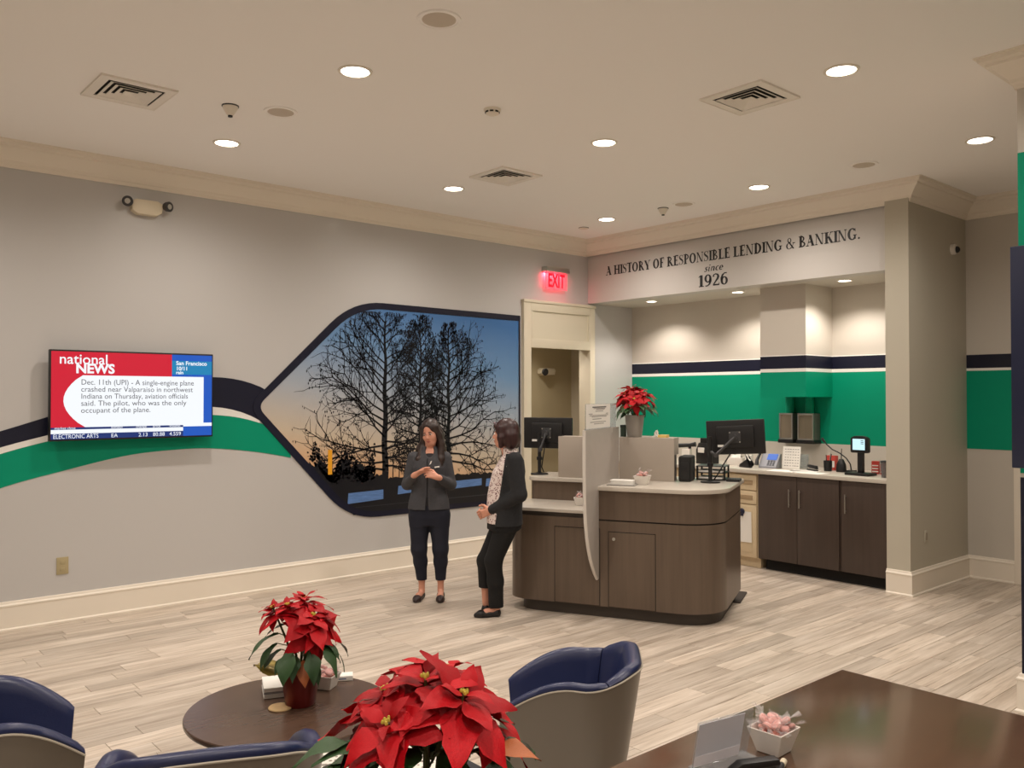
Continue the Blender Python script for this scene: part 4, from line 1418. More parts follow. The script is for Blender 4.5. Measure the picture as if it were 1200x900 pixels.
# pneumatic tube terminals under the duct
for (yc, yw, lab) in ((5.29, 0.085, 'left steel tube terminal under the boxed duct'), (5.045, 0.098, 'right steel tube terminal under the boxed duct')):
    t = thing('tube_terminal', lab, 'terminal', (8.81, yc, 1.36), 0, 'pneumatic tube terminals')
    MB().box(-0.05, 0.088, -yw, yw, 0, 0.30, 0.008).build('cabinet', mat('terminal_grey', (96, 98, 92), 0.45), t)
    fr = MB()
    fr.box(-0.062, -0.05, -yw, yw, 0.0, 0.018, 0.002).box(-0.062, -0.05, -yw, yw, 0.282, 0.30, 0.002).box(-0.062, -0.05, -yw, -yw + 0.016, 0.018, 0.282, 0.002).box(-0.062, -0.05, yw - 0.016, yw, 0.018, 0.282, 0.002)
    fr.build('door_frame', M_chrome, t)
    MB().box(-0.056, -0.050, -yw + 0.016, yw - 0.016, 0.018, 0.282).build('door_panel', mat('bronze_glass', (150, 138, 120), 0.25, metal=0.3, noise=((30, 30, 2), 0.10)), t)
    MB().tube([(0.03, 0, 0.30), (0.03, 0, 0.485)], 0.05, 20).build('tube', M_green, t)
    MB().box(-0.07, 0.088, -yw - 0.012, yw + 0.012, -0.04, 0.0, 0.004).build('shelf', M_black, t)

# desk phone
t = thing('desk_phone', 'grey desk phone with a lit blue screen on the alcove counter', 'phone', (8.36, 5.25, 1.06), rad(12))
b_ = MB()
b_.prism([(-0.09, 0.0), (0.09, 0.0), (0.09, 0.15), (0.05, 0.155), (-0.09, 0.02)], -0.10, 0.10, 'y', 0.006, 2)
b_.build('body', mat('phone_grey', (150, 152, 160), 0.4), t)
up = Matrix.Translation((-0.02, -0.02, 0.0905)) @ Matrix.Rotation(rad(-44), 4, 'Y')
s_ = MB().box(-0.0, 0.085, -0.06, 0.05, -0.001, 0.003).build('screen', emission('phone_screen', (70, 120, 215), 0.8), t)
s_.matrix_local = up
kp_ = MB()
for i in range(4):
    for j in range(3):
        kp_.box(-0.085 + i * 0.02, -0.071 + i * 0.02, -0.05 + j * 0.03, -0.03 + j * 0.03, -0.001, 0.004)
kk = kp_.build('keypad', mat('phone_key', (88, 90, 98), 0.5), t)
kk.matrix_local = up
kk['kind'] = 'stuff'
hs = [(-0.10, 0.115, 0.035), (-0.08, 0.118, 0.085), (0.0, 0.118, 0.145), (0.06, 0.116, 0.180), (0.09, 0.112, 0.165)]
MB().tube(hs, [0.024, 0.018, 0.015, 0.020, 0.024], 12).build('handset', M_black, t)
# notice stand, loose papers
t = thing('price_card', 'white printed card standing on the alcove counter', 'card', (8.40, 5.02, 1.06), rad(6))
MB().box(-0.002, 0.002, -0.10, 0.10, 0.002, 0.245).build('card', M_paper, t).matrix_local = Matrix.Rotation(rad(8), 4, 'Y')
bl = MB()
rg = random.Random(2)
for i in range(7):
    for j in range(6):
        bl.box(-0.0028, -0.002, -0.085 + j * 0.029, -0.085 + j * 0.029 + rg.uniform(0.010, 0.022), 0.03 + i * 0.03, 0.038 + i * 0.03)
q = bl.build('print_rows', M_inkl, t)
q.matrix_local = Matrix.Rotation(rad(8), 4, 'Y')
q['kind'] = 'stuff'
MB().prism([(0.03, 0.002), (0.12, 0.002), (0.035, 0.18)], -0.05, 0.05, 'y').build('back_prop', M_paper, t)
for (x, y, r, w_, h_, lab) in ((8.12, 4.93, 8, 0.11, 0.15, 'white sheet lying in front of the printed card'), (8.10, 4.62, -6, 0.10, 0.16, 'white sheet lying in front of the black stapler'), (8.28, 4.78, 15, 0.10, 0.14, 'pale sheet lying behind the other two sheets')):
    t = tag(MB().box(-w_, w_, -h_, h_, 0.0004, 0.0025).build('paper_sheet', M_paper), lab, 'paper', 'loose sheets on the alcove counter')
    t.location = (x, y, 1.06)
    t.rotation_euler = (0, 0, rad(r))
t = thing('stapler', 'black stapler on the alcove counter', 'stapler', (8.36, 4.74, 1.06), rad(60))
MB().box(-0.08, 0.08, -0.022, 0.022, 0, 0.016, 0.004).build('base', M_black, t)
MB().prism([(-0.085, 0.022), (0.08, 0.035), (0.075, 0.062), (-0.07, 0.058)], -0.020, 0.020, 'y', 0.006, 2).build('lever', M_black, t)
MB().box(-0.08, 0.07, -0.012, 0.012, 0.016, 0.024).build('magazine', M_chrome, t)
t = thing('glass_vase', 'faint clear glass on the alcove counter near the wall', 'glass', (8.60, 4.98, 1.06))
MB().lathe([(0.04, 0.0), (0.045, 0.004), (0.055, 0.10), (0.05, 0.15), (0.047, 0.15), (0.052, 0.10), (0.042, 0.008), (0, 0.008)], seg=24).build('vessel', M_glass, t)
t = thing('pen_cup', 'black pen cup beside a red card box on the alcove counter', 'cup', (8.46, 4.62, 1.06))
MB().lathe([(0.04, 0), (0.045, 0.11), (0.041, 0.11), (0.036, 0.006), (0, 0.006)], seg=24).build('cup', M_black, t)
for k, (dx, dy, c) in enumerate(((0.01, 0.015, M_black), (-0.018, 0.0, M_darkgrey), (0.0, -0.02, M_black_m), (0.02, -0.006, M_chrome))):
    MB().tube([(dx * 0.6, dy * 0.6, 0.008), (dx * 2, dy * 2, 0.165 + 0.008 * k)], 0.005, 8).build('pen', c, t)
t = thing('card_box', 'red and white card box behind the black pen cup', 'box', (8.62, 4.66, 1.06))
MB().box(-0.03, 0.03, -0.055, 0.055, 0, 0.155, 0.002).build('body', mat('card_red', (196, 70, 60), 0.5), t)
MB().box(-0.031, -0.029, -0.045, 0.045, 0.03, 0.10).build('label', M_paper, t)
t = thing('radio_handset', 'black cone-shaped radio with a stub antenna on the alcove counter', 'radio', (8.46, 4.47, 1.06))
MB().lathe([(0.055, 0), (0.055, 0.03), (0.05, 0.08), (0.026, 0.13), (0.02, 0.135), (0, 0.137)], seg=24, sx=0.7).build('body', M_black, t)
MB().tube([(0, 0, 0.13), (0.0, -0.004, 0.245)], [0.006, 0.004], 8).build('antenna', M_black, t)
t = thing('gooseneck_microphone', 'black gooseneck microphone bending over the alcove counter', 'microphone', (8.42, 4.34, 1.06))
MB().box(-0.05, 0.05, -0.04, 0.04, 0, 0.03, 0.008).build('base', M_black, t)
MB().tube([(0, 0, 0.02), (0, 0.01, 0.09), (-0.005, 0.05, 0.15), (-0.01, 0.12, 0.20), (-0.015, 0.20, 0.235), (-0.02, 0.26, 0.285), (-0.02, 0.285, 0.315)], 0.0065, 10).build('gooseneck', M_black, t)
MB().tube([(-0.02, 0.282, 0.310), (-0.02, 0.312, 0.348)], [0.011, 0.014], 12).build('capsule', M_black, t)
t = thing('payment_terminal', 'black customer terminal with a lit screen on a post', 'terminal', (8.25, 4.15, 1.06), rad(-4))
MB().box(-0.09, 0.09, -0.12, 0.13, 0, 0.028, 0.008).build('base', M_black, t)
MB().box(-0.022, 0.022, -0.028, 0.028, 0.02, 0.26, 0.006).build('post', M_black, t)
hd = MB().prism(rounded([(-0.095, 0.225), (-0.095, 0.375), (-0.05, 0.395), (0.05, 0.395), (0.095, 0.375), (0.095, 0.225)], [0.02] * 6, 4), -0.035, 0.012, 'x', 0.006, 2).build('head', M_black, t)
MB().box(-0.0375, -0.034, -0.062, 0.068, 0.255, 0.365).build('screen', emission('pos_screen', (190, 225, 235), 1.1), hd)
for z in (0.345, 0.33, 0.315):
    MB().box(-0.0385, -0.0373, -0.05, -0.02, z, z + 0.006).build('screen_icon', M_ink, hd, smooth=False)
for (y, x, lab) in ((4.13, 8.52, 'red and white sweet box behind the terminal post, taller'), (4.03, 8.50, 'red and white sweet box beside the clear tumbler')):
    t = thing('sweet_box', lab, 'box', (x, y, 1.06), rad(15))
    MB().box(-0.03, 0.03, -0.035, 0.035, 0, 0.13 if y > 4.1 else 0.11, 0.002).build('body', mat('box_red', (186, 58, 48), 0.5), t)
    for k in range(3):
        MB().box(-0.0315, -0.03, -0.03, 0.03, 0.02 + 0.03 * k, 0.032 + 0.03 * k).build('white_stripe', M_paper, t)
t = thing('tumbler', 'clear tumbler at the right end of the alcove counter', 'tumbler', (8.19, 3.88, 1.06))
MB().lathe([(0.032, 0), (0.040, 0.15), (0.037, 0.15), (0.030, 0.006), (0, 0.006)], seg=24).build('vessel', mat('smoked_plastic', (120, 116, 116), 0.2, alpha=0.55), t)
MB().lathe([(0.042, 0.148), (0.042, 0.162), (0.02, 0.166), (0, 0.166)], seg=24).build('lid', M_darkgrey, t)
# behind the right monitor
t = thing('receipt_printer', 'black receipt printer on the counter behind the right monitor', 'printer', (8.35, 6.08, 1.06), rad(-10))
MB().prism([(-0.10, 0), (0.10, 0), (0.10, 0.20), (0.03, 0.26), (-0.06, 0.24), (-0.10, 0.16)], -0.09, 0.09, 'y', 0.01, 2).build('body', M_black, t)
MB().box(-0.06, 0.05, -0.06, 0.06, 0.24, 0.30, 0.008).build('cover', M_black_m, t)
MB().box(-0.105, -0.095, -0.05, 0.05, 0.13, 0.19, 0.001).build('paper_slip', M_paper, t)
t = thing('hand_scanner', 'black hand scanner lying left of the receipt printer', 'scanner', (8.35, 6.38, 1.06), rad(-70))
MB().box(-0.05, 0.05, -0.05, 0.05, 0, 0.16, 0.008).build('stand', M_ceramic, t)
MB().tube([(-0.10, 0, 0.195), (0.04, 0, 0.205), (0.11, 0, 0.215)], [0.026, 0.022, 0.03], 14).build('body', M_black, t)
MB().tube([(0.03, 0, 0.2), (0.04, 0, 0.162)], 0.018, 12).build('grip', M_black, t)
t = thing('tape_dispenser', 'black tape dispenser left of the desk phone', 'dispenser', (8.20, 5.46, 1.06), rad(80))
MB().prism(rounded([(-0.08, 0), (0.08, 0), (0.07, 0.035), (0.02, 0.06), (-0.05, 0.105), (-0.08, 0.07)], [0.004, 0.01, 0.02, 0.03, 0.03, 0.02], 4), -0.022, 0.022, 'y', 0.004, 2).build('body', M_black, t)
MB().lathe([(0.036, -0.012), (0.036, 0.012), (0.02, 0.012), (0.02, -0.012)], seg=24).build('tape_roll', M_paper, t).matrix_local = Matrix.Translation((-0.04, 0, 0.062)) @ Matrix.Rotation(rad(90), 4, 'X')
t = thing('paper_roll', 'white paper roll left of the desk phone', 'paper roll', (8.42, 5.56, 1.06))
MB().lathe([(0.045, 0), (0.046, 0.004), (0.046, 0.12), (0.045, 0.124), (0.015, 0.124), (0.015, 0.02)], seg=28).build('roll', M_paper, t)
MB().lathe([(0.0152, 0.02), (0.0152, 0.125), (0.0130, 0.125), (0.0130, 0.02)], seg=20).build('core', M_cork, t)
t = thing('tissue_box', 'white tissue box behind the right monitor on the counter', 'box', (8.44, 5.74, 1.06), rad(12))
MB().box(-0.06, 0.06, -0.09, 0.09, 0, 0.085, 0.003).build('box', M_ceramic, t)
mb = MB()
rg = random.Random(9)
mb.grid(lambda u, v: ((u - 0.5) * 0.07, (v - 0.5) * 0.12 + rg.uniform(-0.01, 0.01), 0.083 + 0.07 * max(0, 1 - abs(u - 0.5) * 2) * (0.7 + 0.3 * math.sin(v * 7))), 6, 8)
mb.build('tissue', M_paper, t)

# ------------------------------------------------------------------ lounge: rug, table, chairs, desk
rug = thing('area_rug', 'pale speckled rug with a dark border under the round table', 'rug', (1.5, 2.95, 0))
MB().box(-1.25, 1.18, -1.15, 1.10, 0.0005, 0.010, 0.003).build('border', mat('rug_border', (58, 58, 62), 0.95), rug)
MB().box(-1.18, 1.11, -1.08, 1.03, 0.0102, 0.014, 0.002).build('pile', rug_mat(), rug)

TX, TY, TZ, TR = 1.635, 3.283, 0.56, 0.417
tb = thing('round_table', 'low round dark brown table holding the potted poinsettia', 'table', (TX, TY, 0))
MB().lathe([(0, TZ - 0.028), (TR - 0.02, TZ - 0.028), (TR - 0.004, TZ - 0.022), (TR, TZ - 0.014), (TR, TZ - 0.004), (TR - 0.003, TZ), (0, TZ)], seg=72).build('tabletop', M_table, tb)
MB().lathe([(0.035, 0.03), (0.035, TZ - 0.03)], seg=24).build('column', M_darkgrey, tb)
MB().lathe([(0.0, 0.014), (0.24, 0.014), (0.24, 0.022), (0.06, 0.034), (0.0, 0.034)], seg=48).build('base', M_darkgrey, tb)

dk = thing('desk', 'large dark brown desk in the foreground on the right', 'desk', (2.0, 1.2, 0))
DZ = 0.74
MB().box(0.45, 3.295, 0.62, 1.742, DZ - 0.035, DZ, 0.002).build('desktop', M_desk, dk, base=(2.0, 1.2, 0))
for x in (0.55, 3.17):
    MB().box(x, x + 0.035, 0.70, 1.66, 0.0, DZ - 0.036, 0.001).build('side_panel', M_desk, dk, base=(2.0, 1.2, 0))
MB().box(0.586, 3.169, 1.40, 1.43, 0.20, DZ - 0.036, 0.001).build('modesty_panel', M_desk, dk, base=(2.0, 1.2, 0))


def barrel_chair():
    """local: the sitter faces +y, back at -y"""
    t = thing('barrel_chair', 'chair', 'chair')
    HW, RC, AL = 0.350, 0.22, 0.36          # half width, back corner radius, straight arm length
    F0 = HW - RC
    L1 = F0 + RC * PI / 2
    TOT = L1 + AL

    def plan(s):
        """point and outward normal at arclength s from the back centre (signed)"""
        a = abs(s)
        sg = 1 if s >= 0 else -1
        if a <= F0:
            bow = 0.02 * (a / F0) ** 2
            return Vector((s, -HW + bow * 0.0)), Vector((0.0, -1.0))
        if a <= L1:
            th = (a - F0) / RC
            return Vector((sg * (F0 + RC * math.sin(th)), -HW + RC - RC * math.cos(th))), Vector((sg * math.sin(th), -math.cos(th)))
        d = a - L1
        return Vector((sg * (HW - 0.06 * d / AL), -HW + RC + d)), Vector((sg, 0.12)).normalized()
    HT = [(0.0, 0.765), (0.16, 0.762), (0.26, 0.750), (0.34, 0.722), (0.41, 0.698), (0.47, 0.690), (0.55, 0.692), (0.63, 0.672), (0.72, 0.625), (TOT, 0.545)]

    def top(s):
        return smooth_tab(HT, abs(s))

    def outer(s, v, off=0.0):
        p, n = plan(s)
        z = 0.10 + (top(s) - 0.012 - 0.10) * v
        k = 0.74 + 0.26 * ((z - 0.10) / 0.68) ** 0.9
        p = p * k + n * off * 1.0
        return (p.x, p.y + 0.02, z)
    ns, nv = 48, 8
    sh_ = MB()
    S = lambda u: -TOT + 2 * TOT * u
    sh_.grid(lambda u, v: outer(S(u), v, 0.0), ns, nv)
    sh_.grid(lambda u, v: outer(S(1 - u), v, -0.014), ns, nv)
    sh_.grid(lambda u, v: outer(S(u), 1.0, -0.014 * v), ns, 1)
    sh_.grid(lambda u, v: outer(S(1 - u), 0.0, -0.014 * v), ns, 1)
    for e in (-TOT, TOT):
        sh_.grid(lambda u, v: outer(e, u, -0.014 * v), nv, 1)
    sh_.build('shell', M_shell, t)
    # padding on the inside, three pads with seams, rolled over the top edge
    def pad(name, s0, s1, thick=0.062, bulge=0.016):
        mb = MB()
        prof = [(-0.004, 0.0), (-0.002, 0.014), (-0.012, 0.028), (-0.030, 0.034), (-0.050, 0.028), (-0.062, 0.010), (-0.066, -0.03), (-0.070, -0.10)]
        npf = len(prof)

        def fn(u, v):
            s = s0 + (s1 - s0) * u
            p, n = plan(s)
            zt = top(s)
            edge = math.sin(PI * min(1, max(0, u))) ** 0.25
            i = v * (npf + 4 - 1)
            if i <= npf - 1:
                o, dz = prof[int(round(i))]
                z = zt - 0.012 + dz * (0.55 + 0.45 * edge)
                kz = z
            else:
                f_ = (i - (npf - 1)) / 4.0
                o = -0.070 - 0.012 * math.sin(f_ * PI)
                z = (zt - 0.112) * (1 - f_) + 0.36 * f_
                kz = z
            o = o * (0.75 + 0.25 * edge) if o < -0.03 else o
            k = 0.74 + 0.26 * (max(0.0, kz - 0.10) / 0.68) ** 0.9
            q = p * k + n * o
            return (q.x, q.y + 0.02, z)
        n_ = max(6, int(abs(s1 - s0) / 0.025))
        mb.grid(fn, n_, npf + 3)
        for u in (0, 1):
            rim = [fn(u, j / (npf + 3)) for j in range(npf + 4)]
            mb.add(rim, [tuple(range(len(rim)))])
        mb.build(name, M_navyvinyl, t, angle=50)
    pad('arm_pad', -TOT, -0.385)
    pad('back_pad', -0.38, 0.38)
    pad('arm_pad', 0.385, TOT)
    # piping line where vinyl meets shell
    pipe = [outer(S(k / 60), 1.0, 0.001) for k in range(61)]
    MB().tube(pipe, 0.0045, 6).build('piping', M_shelled, t)
    # seat cushion
    bm = MB()
    seat = [(-0.22, 0.22), (0.22, 0.22), (0.23, 0.0), (0.19, -0.14), (0.10, -0.20), (-0.10, -0.20), (-0.19, -0.14), (-0.23, 0.0)]
    bm.prism(rounded(seat, [0.05] * 8, 4), 0.26, 0.43, 'z', 0.03, 3)
    bm.build('seat_cushion', M_navyvinyl, t)
    MB().prism(rounded([(-0.23, 0.2), (0.23, 0.2), (0.24, 0), (0.20, -0.15), (0.1, -0.21), (-0.1, -0.21), (-0.2, -0.15), (-0.24, 0)], [0.04] * 8, 3), 0.10, 0.26).build('seat_base', M_shell, t)
    MB().lathe([(0.16, 0.018), (0.16, 0.026), (0.03, 0.04), (0.03, 0.10)], seg=36).build('swivel_base', M_chrome, t)
    return t


c1 = barrel_chair()
c1['label'] = 'navy barrel chair with taupe shell facing the round table from the right'
c1['group'] = 'navy barrel chairs'
c1.location = (2.69, 2.765, 0)
c1.scale = (0.84, 1.10, 0.91)
c1.rotation_euler = (0, 0, rad(44))
c2 = copy_tree(c1, None, (1.125, 2.81, 0), rad(-24), 'navy barrel chair with its back to the viewer below the round table')
c2.scale = (1.04, 0.94, 1.0)
c3 = copy_tree(c1, None, (0.70, 3.70, 0), rad(-100), 'navy barrel chair cut by the left edge of the photo')
c3.scale = (1.0, 1.0, 1.0)


# ------------------------------------------------------------------ bowls of wrapped sweets
def candy_proto():
    t = thing('peppermint', 'sweet', 'sweet')
    MB().lathe([(0.0, -0.005), (0.009, -0.005), (0.0125, -0.003), (0.0125, 0.003), (0.009, 0.005), (0, 0.005)], seg=14).build('sweet', M_pink, t)
    sw = MB()
    for k in range(5):
        a = k * 2 * PI / 5
        sw.add([(0.002 * math.cos(a), 0.002 * math.sin(a), 0.0054), (0.011 * math.cos(a + 0.5), 0.011 * math.sin(a + 0.5), 0.0045), (0.0125 * math.cos(a + 0.8), 0.0125 * math.sin(a + 0.8), 0.003), (0.006 * math.cos(a + 0.6), 0.006 * math.sin(a + 0.6), 0.0054)], [(0, 1, 2, 3)])
    sw.build('red_swirl', M_mintred, t)
    rg = random.Random(3)
    wr = MB()
    for s in (-1, 1):
        def fan(u, v):
            x = s * (0.012 + 0.026 * u)
            w_ = 0.003 + 0.017 * u
            return (x, (v - 0.5) * 2 * w_, 0.004 * math.sin(v * 14 + s) * u + rg.uniform(-0.001, 0.001))
        wr.grid(fan, 3, 8)
    wr.lathe([(0.0, -0.0065), (0.011, -0.006), (0.0145, 0), (0.011, 0.006), (0, 0.0065)], seg=14)
    wr.build('wrapper', M_wrap, t)
    return t


def bowl(label, loc, rot, half_top, half_bot, h, ncand, group, clabel, seed, first=[None]):
    t = thing('sweet_bowl', label, 'bowl', loc, rot, 'white square bowls of sweets')
    bm = bmesh.new()
    def ringv(a, z):
        return [bm.verts.new((sx * a, sy * a, z)) for sx, sy in ((-1, -1), (1, -1), (1, 1), (-1, 1))]
    r0, r1, r2, r3 = ringv(half_bot, 0), ringv(half_top, h), ringv(half_top - 0.005, h), ringv(half_bot - 0.003, 0.006)
    for a, c in ((r0, r1), (r1, r2), (r2, r3)):
        for k in range(4):
            bm.faces.new((a[k], a[(k + 1) % 4], c[(k + 1) % 4], c[k]))
    bm.faces.new(r0[::-1])
    bm.faces.new(r3)
    bmesh.ops.bevel(bm, geom=[e for e in bm.edges], offset=0.0012, segments=2, affect='EDGES')
    MB().bm(bm).build('body', M_ceramic, t)
    MB().box(-half_bot * 0.75, half_bot * 0.75, -half_bot * 0.75, half_bot * 0.75, -0.0005, 0.0015).build('foot', M_ceramic, t)
    rg = random.Random(seed)
    placed = []
    for k in range(ncand):
        if first[0] is None:
            c = first[0] = candy_proto()
            c['label'] = clabel
            c['group'] = group
        else:
            c = copy_tree(first[0], None, None, None, clabel)
            c['group'] = group
        f = 1.0 - (k + 0.5) / ncand
        best = None
        for _ in range(60):          # the spot farthest from the sweets already in the bowl
            lvl = h * 0.62 + h * 0.72 * f
            rmax = half_top * (0.66 if lvl > h else 0.50) * (1.0 - 0.35 * max(0.0, lvl - h) / (0.4 * h))
            c_ = Vector((rmax * rg.uniform(-1, 1), rmax * rg.uniform(-1, 1), lvl))
            dmin = min([(c_ - q_).length for q_ in placed], default=1.0)
            if best is None or dmin > best[0]:
                best = (dmin, c_)
        p = best[1]
        placed.append(p)
        if p.z < h * 0.98 and k:      # buried sweets: no room for the wrapper ends
            for ch_ in list(c.children):
                if ch_.name.startswith('wrapper'):
                    bpy.data.objects.remove(ch_)
        q = Matrix.Rotation(rot, 4, 'Z') @ p + Vector(loc)
        c.location = q
        c.rotation_euler = (rg.uniform(-1.1, 1.1), rg.uniform(-0.9, 0.9), rg.uniform(0, 6.28))
        c.scale = (1.2,) * 3 if k >= 8 else (1.4,) * 3
    return t


bowl('white square bowl heaped with wrapped peppermints on the big desk', (2.378, 1.485, DZ + 0.001), rad(2), 0.060, 0.038, 0.075, 22, 'wrapped peppermints in the bowl on the desk', 'wrapped pink and red peppermint in the bowl on the big desk', 1)
bowl('white square bowl of pink sweets behind the poinsettia on the round table', (1.865, 3.40, TZ + 0.001), rad(35), 0.052, 0.034, 0.062, 11, 'pink sweets in the bowl on the round table', 'wrapped pink sweet in the bowl on the round table', 2)
bowl('white square bowl of pink sweets on the upper counter of the teller station', isl(7.13, 1.815, 1.101), rad(26), 0.064, 0.042, 0.075, 15, 'pink sweets on the upper counter', 'wrapped pink sweet in the bowl on the upper counter', 3)
bowl('white square bowl of pink sweets on the lower counter beside the fin', isl(7.14, 2.36, 0.894), rad(26), 0.060, 0.040, 0.075, 14, 'pink sweets on the lower counter', 'wrapped pink sweet in the bowl on the lower counter', 4)

# ------------------------------------------------------------------ things on the round table and the desk
t = thing('coaster', 'round cork coaster in front of the table poinsettia', 'coaster', (1.60, 3.30, TZ))
MB().lathe([(0, 0.0005), (0.047, 0.0005), (0.049, 0.004), (0.047, 0.008), (0, 0.008)], seg=36).build('disc', M_cork, t)
MB().lathe([(0.040, 0.0075), (0.042, 0.0085), (0.044, 0.0075)], seg=36).build('rim', M_cork, t)
t = thing('brochure_stack', 'white brochure stack behind the red pot on the round table', 'brochures', (1.675, 3.50, TZ), rad(-22))
for k in range(5):
    MB().box(-0.055 + 0.002 * (k % 2), 0.055, -0.085, 0.085 - 0.003 * (k % 3), 0.001 + k * 0.009, 0.009 + k * 0.009, 0.001).build('brochure', M_paper if k != 2 else mat('grey_paper', (150, 150, 152), 0.6), t)
t = thing('card_holder', 'small white card pack at the right of the round table', 'cards', (1.975, 3.455, TZ), rad(-30))
MB().box(-0.05, 0.05, -0.03, 0.03, 0.001, 0.022, 0.001).build('card_pack', M_paper, t)
MB().box(-0.03, 0.02, -0.0305, -0.0300, 0.008, 0.013).build('print_line', mat('print_blue', (90, 110, 150), 0.6), t)
t = thing('sign_holder', 'slanted clear acrylic sign holder with a pale insert on the desk', 'sign holder', (2.185, 1.525, DZ), rad(-10))
SLM = Matrix.Rotation(rad(12), 4, 'X')
q = MB().box(-0.115, 0.115, -0.002, 0.002, 0.003, 0.150, 0.0008).build('acrylic_sheet', M_acryl, t)
q.matrix_local = Matrix.Translation((0, 0.03, 0)) @ SLM
q2 = MB().box(-0.112, 0.075, -0.0045, -0.003, 0.006, 0.145).build('insert', mat('insert_pale', (206, 206, 214), 0.5), q)
MB().box(-0.112, 0.075, -0.0049, -0.0045, 0.006, 0.040).build('insert_band', mat('insert_white', (228, 222, 226), 0.5), q)
MB().box(-0.115, 0.115, -0.045, 0.045, 0.0005, 0.004, 0.0008).build('foot', M_acryl, t)
t = thing('desk_stapler', 'black stapler at the bottom edge beside the desk sweet bowl', 'stapler', (2.20, 1.435, DZ), rad(-28))
MB().box(-0.085, 0.075, -0.02, 0.02, 0.0005, 0.012, 0.004).build('base', M_black, t)
MB().prism([(-0.085, 0.016), (0.075, 0.022), (0.07, 0.040), (-0.05, 0.038)], -0.018, 0.018, 'y', 0.005, 2).build('lever', M_black, t)
t = thing('glue_stick', 'small cream capped stick lying at the foot of the desk sweet bowl', 'stick', (2.285, 1.400, DZ + 0.0105), rad(-70))
MB().lathe([(0.0, 0), (0.010, 0.0005), (0.010, 0.03), (0.0, 0.0305)], seg=20).build('cap', M_cream, t).matrix_local = Matrix.Rotation(rad(-90), 4, 'X')
MB().lathe([(0.0, -0.05), (0.0085, -0.05), (0.0085, 0.0), (0, 0)], seg=20).build('tube', M_darkgrey, t).matrix_local = Matrix.Rotation(rad(-90), 4, 'X')


# ------------------------------------------------------------------ poinsettias
def leaf_mesh(name, L, W, toothed, droop, fold, seed, m):
    rg = random.Random(seed)
    if toothed:
        tab = [(0, 0.04), (0.12, 0.42), (0.28, 0.86), (0.40, 1.0), (0.48, 0.80), (0.60, 0.72), (0.68, 0.60), (0.84, 0.28), (1, 0.0)]
    else:
        tab = [(0, 0.05), (0.15, 0.55), (0.35, 0.98), (0.5, 1.0), (0.7, 0.70), (0.86, 0.34), (1, 0.0)]
    n, k = 8, 4
    vs, fs = [], []
    tw = rg.uniform(-0.25, 0.25)
    for i in range(n + 1):
        t = i / n
        wl = interp(tab, t) * W * 0.5 * rg.uniform(0.9, 1.08)
        wr = interp(tab, min(1, t + 0.03)) * W * 0.5 * rg.uniform(0.9, 1.08)
        x = L * (t - 0.10 * droop * t * t)
        z = -droop * L * 0.5 * t * t + 0.05 * L * math.sin(PI * t)
        for j in range(k + 1):
            v = j / k * 2 - 1
            y = v * (wl if v < 0 else wr)
            zz = z + fold * abs(y) + 0.05 * W * math.sin(t * 9 + seed + v * 2) * abs(v)
            c, s = math.cos(tw * t), math.sin(tw * t)
            vs.append((x, y * c - (zz - z) * s, z + (zz - z) * c + y * s))
    for i in range(n):
        for j in range(k):
            a = i * (k + 1) + j
            fs.append((a, a + k + 1, a + k + 2, a + 1))
    me = bpy.data.meshes.new(name)
    me.from_pydata(vs, [], fs)
    me.update()
    me.polygons.foreach_set('use_smooth', [True] * len(me.polygons))
    me.materials.append(m)
    return me


BR = [leaf_mesh('bract', 1.0, 0.56, k % 2 == 0, 0.25 + 0.22 * (k % 3), 0.18 - 0.12 * (k % 4), 20 + k, M_red) for k in range(7)]
LF = [leaf_mesh('leaf', 1.0, 0.54, k % 2 == 1, 0.5 + 0.2 * (k % 3), 0.10, 60 + k, M_leaf) for k in range(4)]
M_orange = mat('leaf_turning', (176, 96, 48), 0.45, bump=(70, 0.25))
LFO = leaf_mesh('leaf', 1.0, 0.54, False, 0.5, 0.12, 77, M_orange)


def orient(p, dr, up, sc, wid=1.0):
    x = Vector(dr).normalized()
    z = Vector(up)
    z = (z - x * z.dot(x))
    z = z.normalized() if z.length > 1e-4 else x.orthogonal().normalized()
    y = z.cross(x)
    M = Matrix.Identity(4)
    for i, (c, s) in enumerate(((x, sc), (y, sc * wid), (z, sc))):
        M[0][i], M[1][i], M[2][i] = c.x * s, c.y * s, c.z * s
    M.translation = Vector(p)
    return M


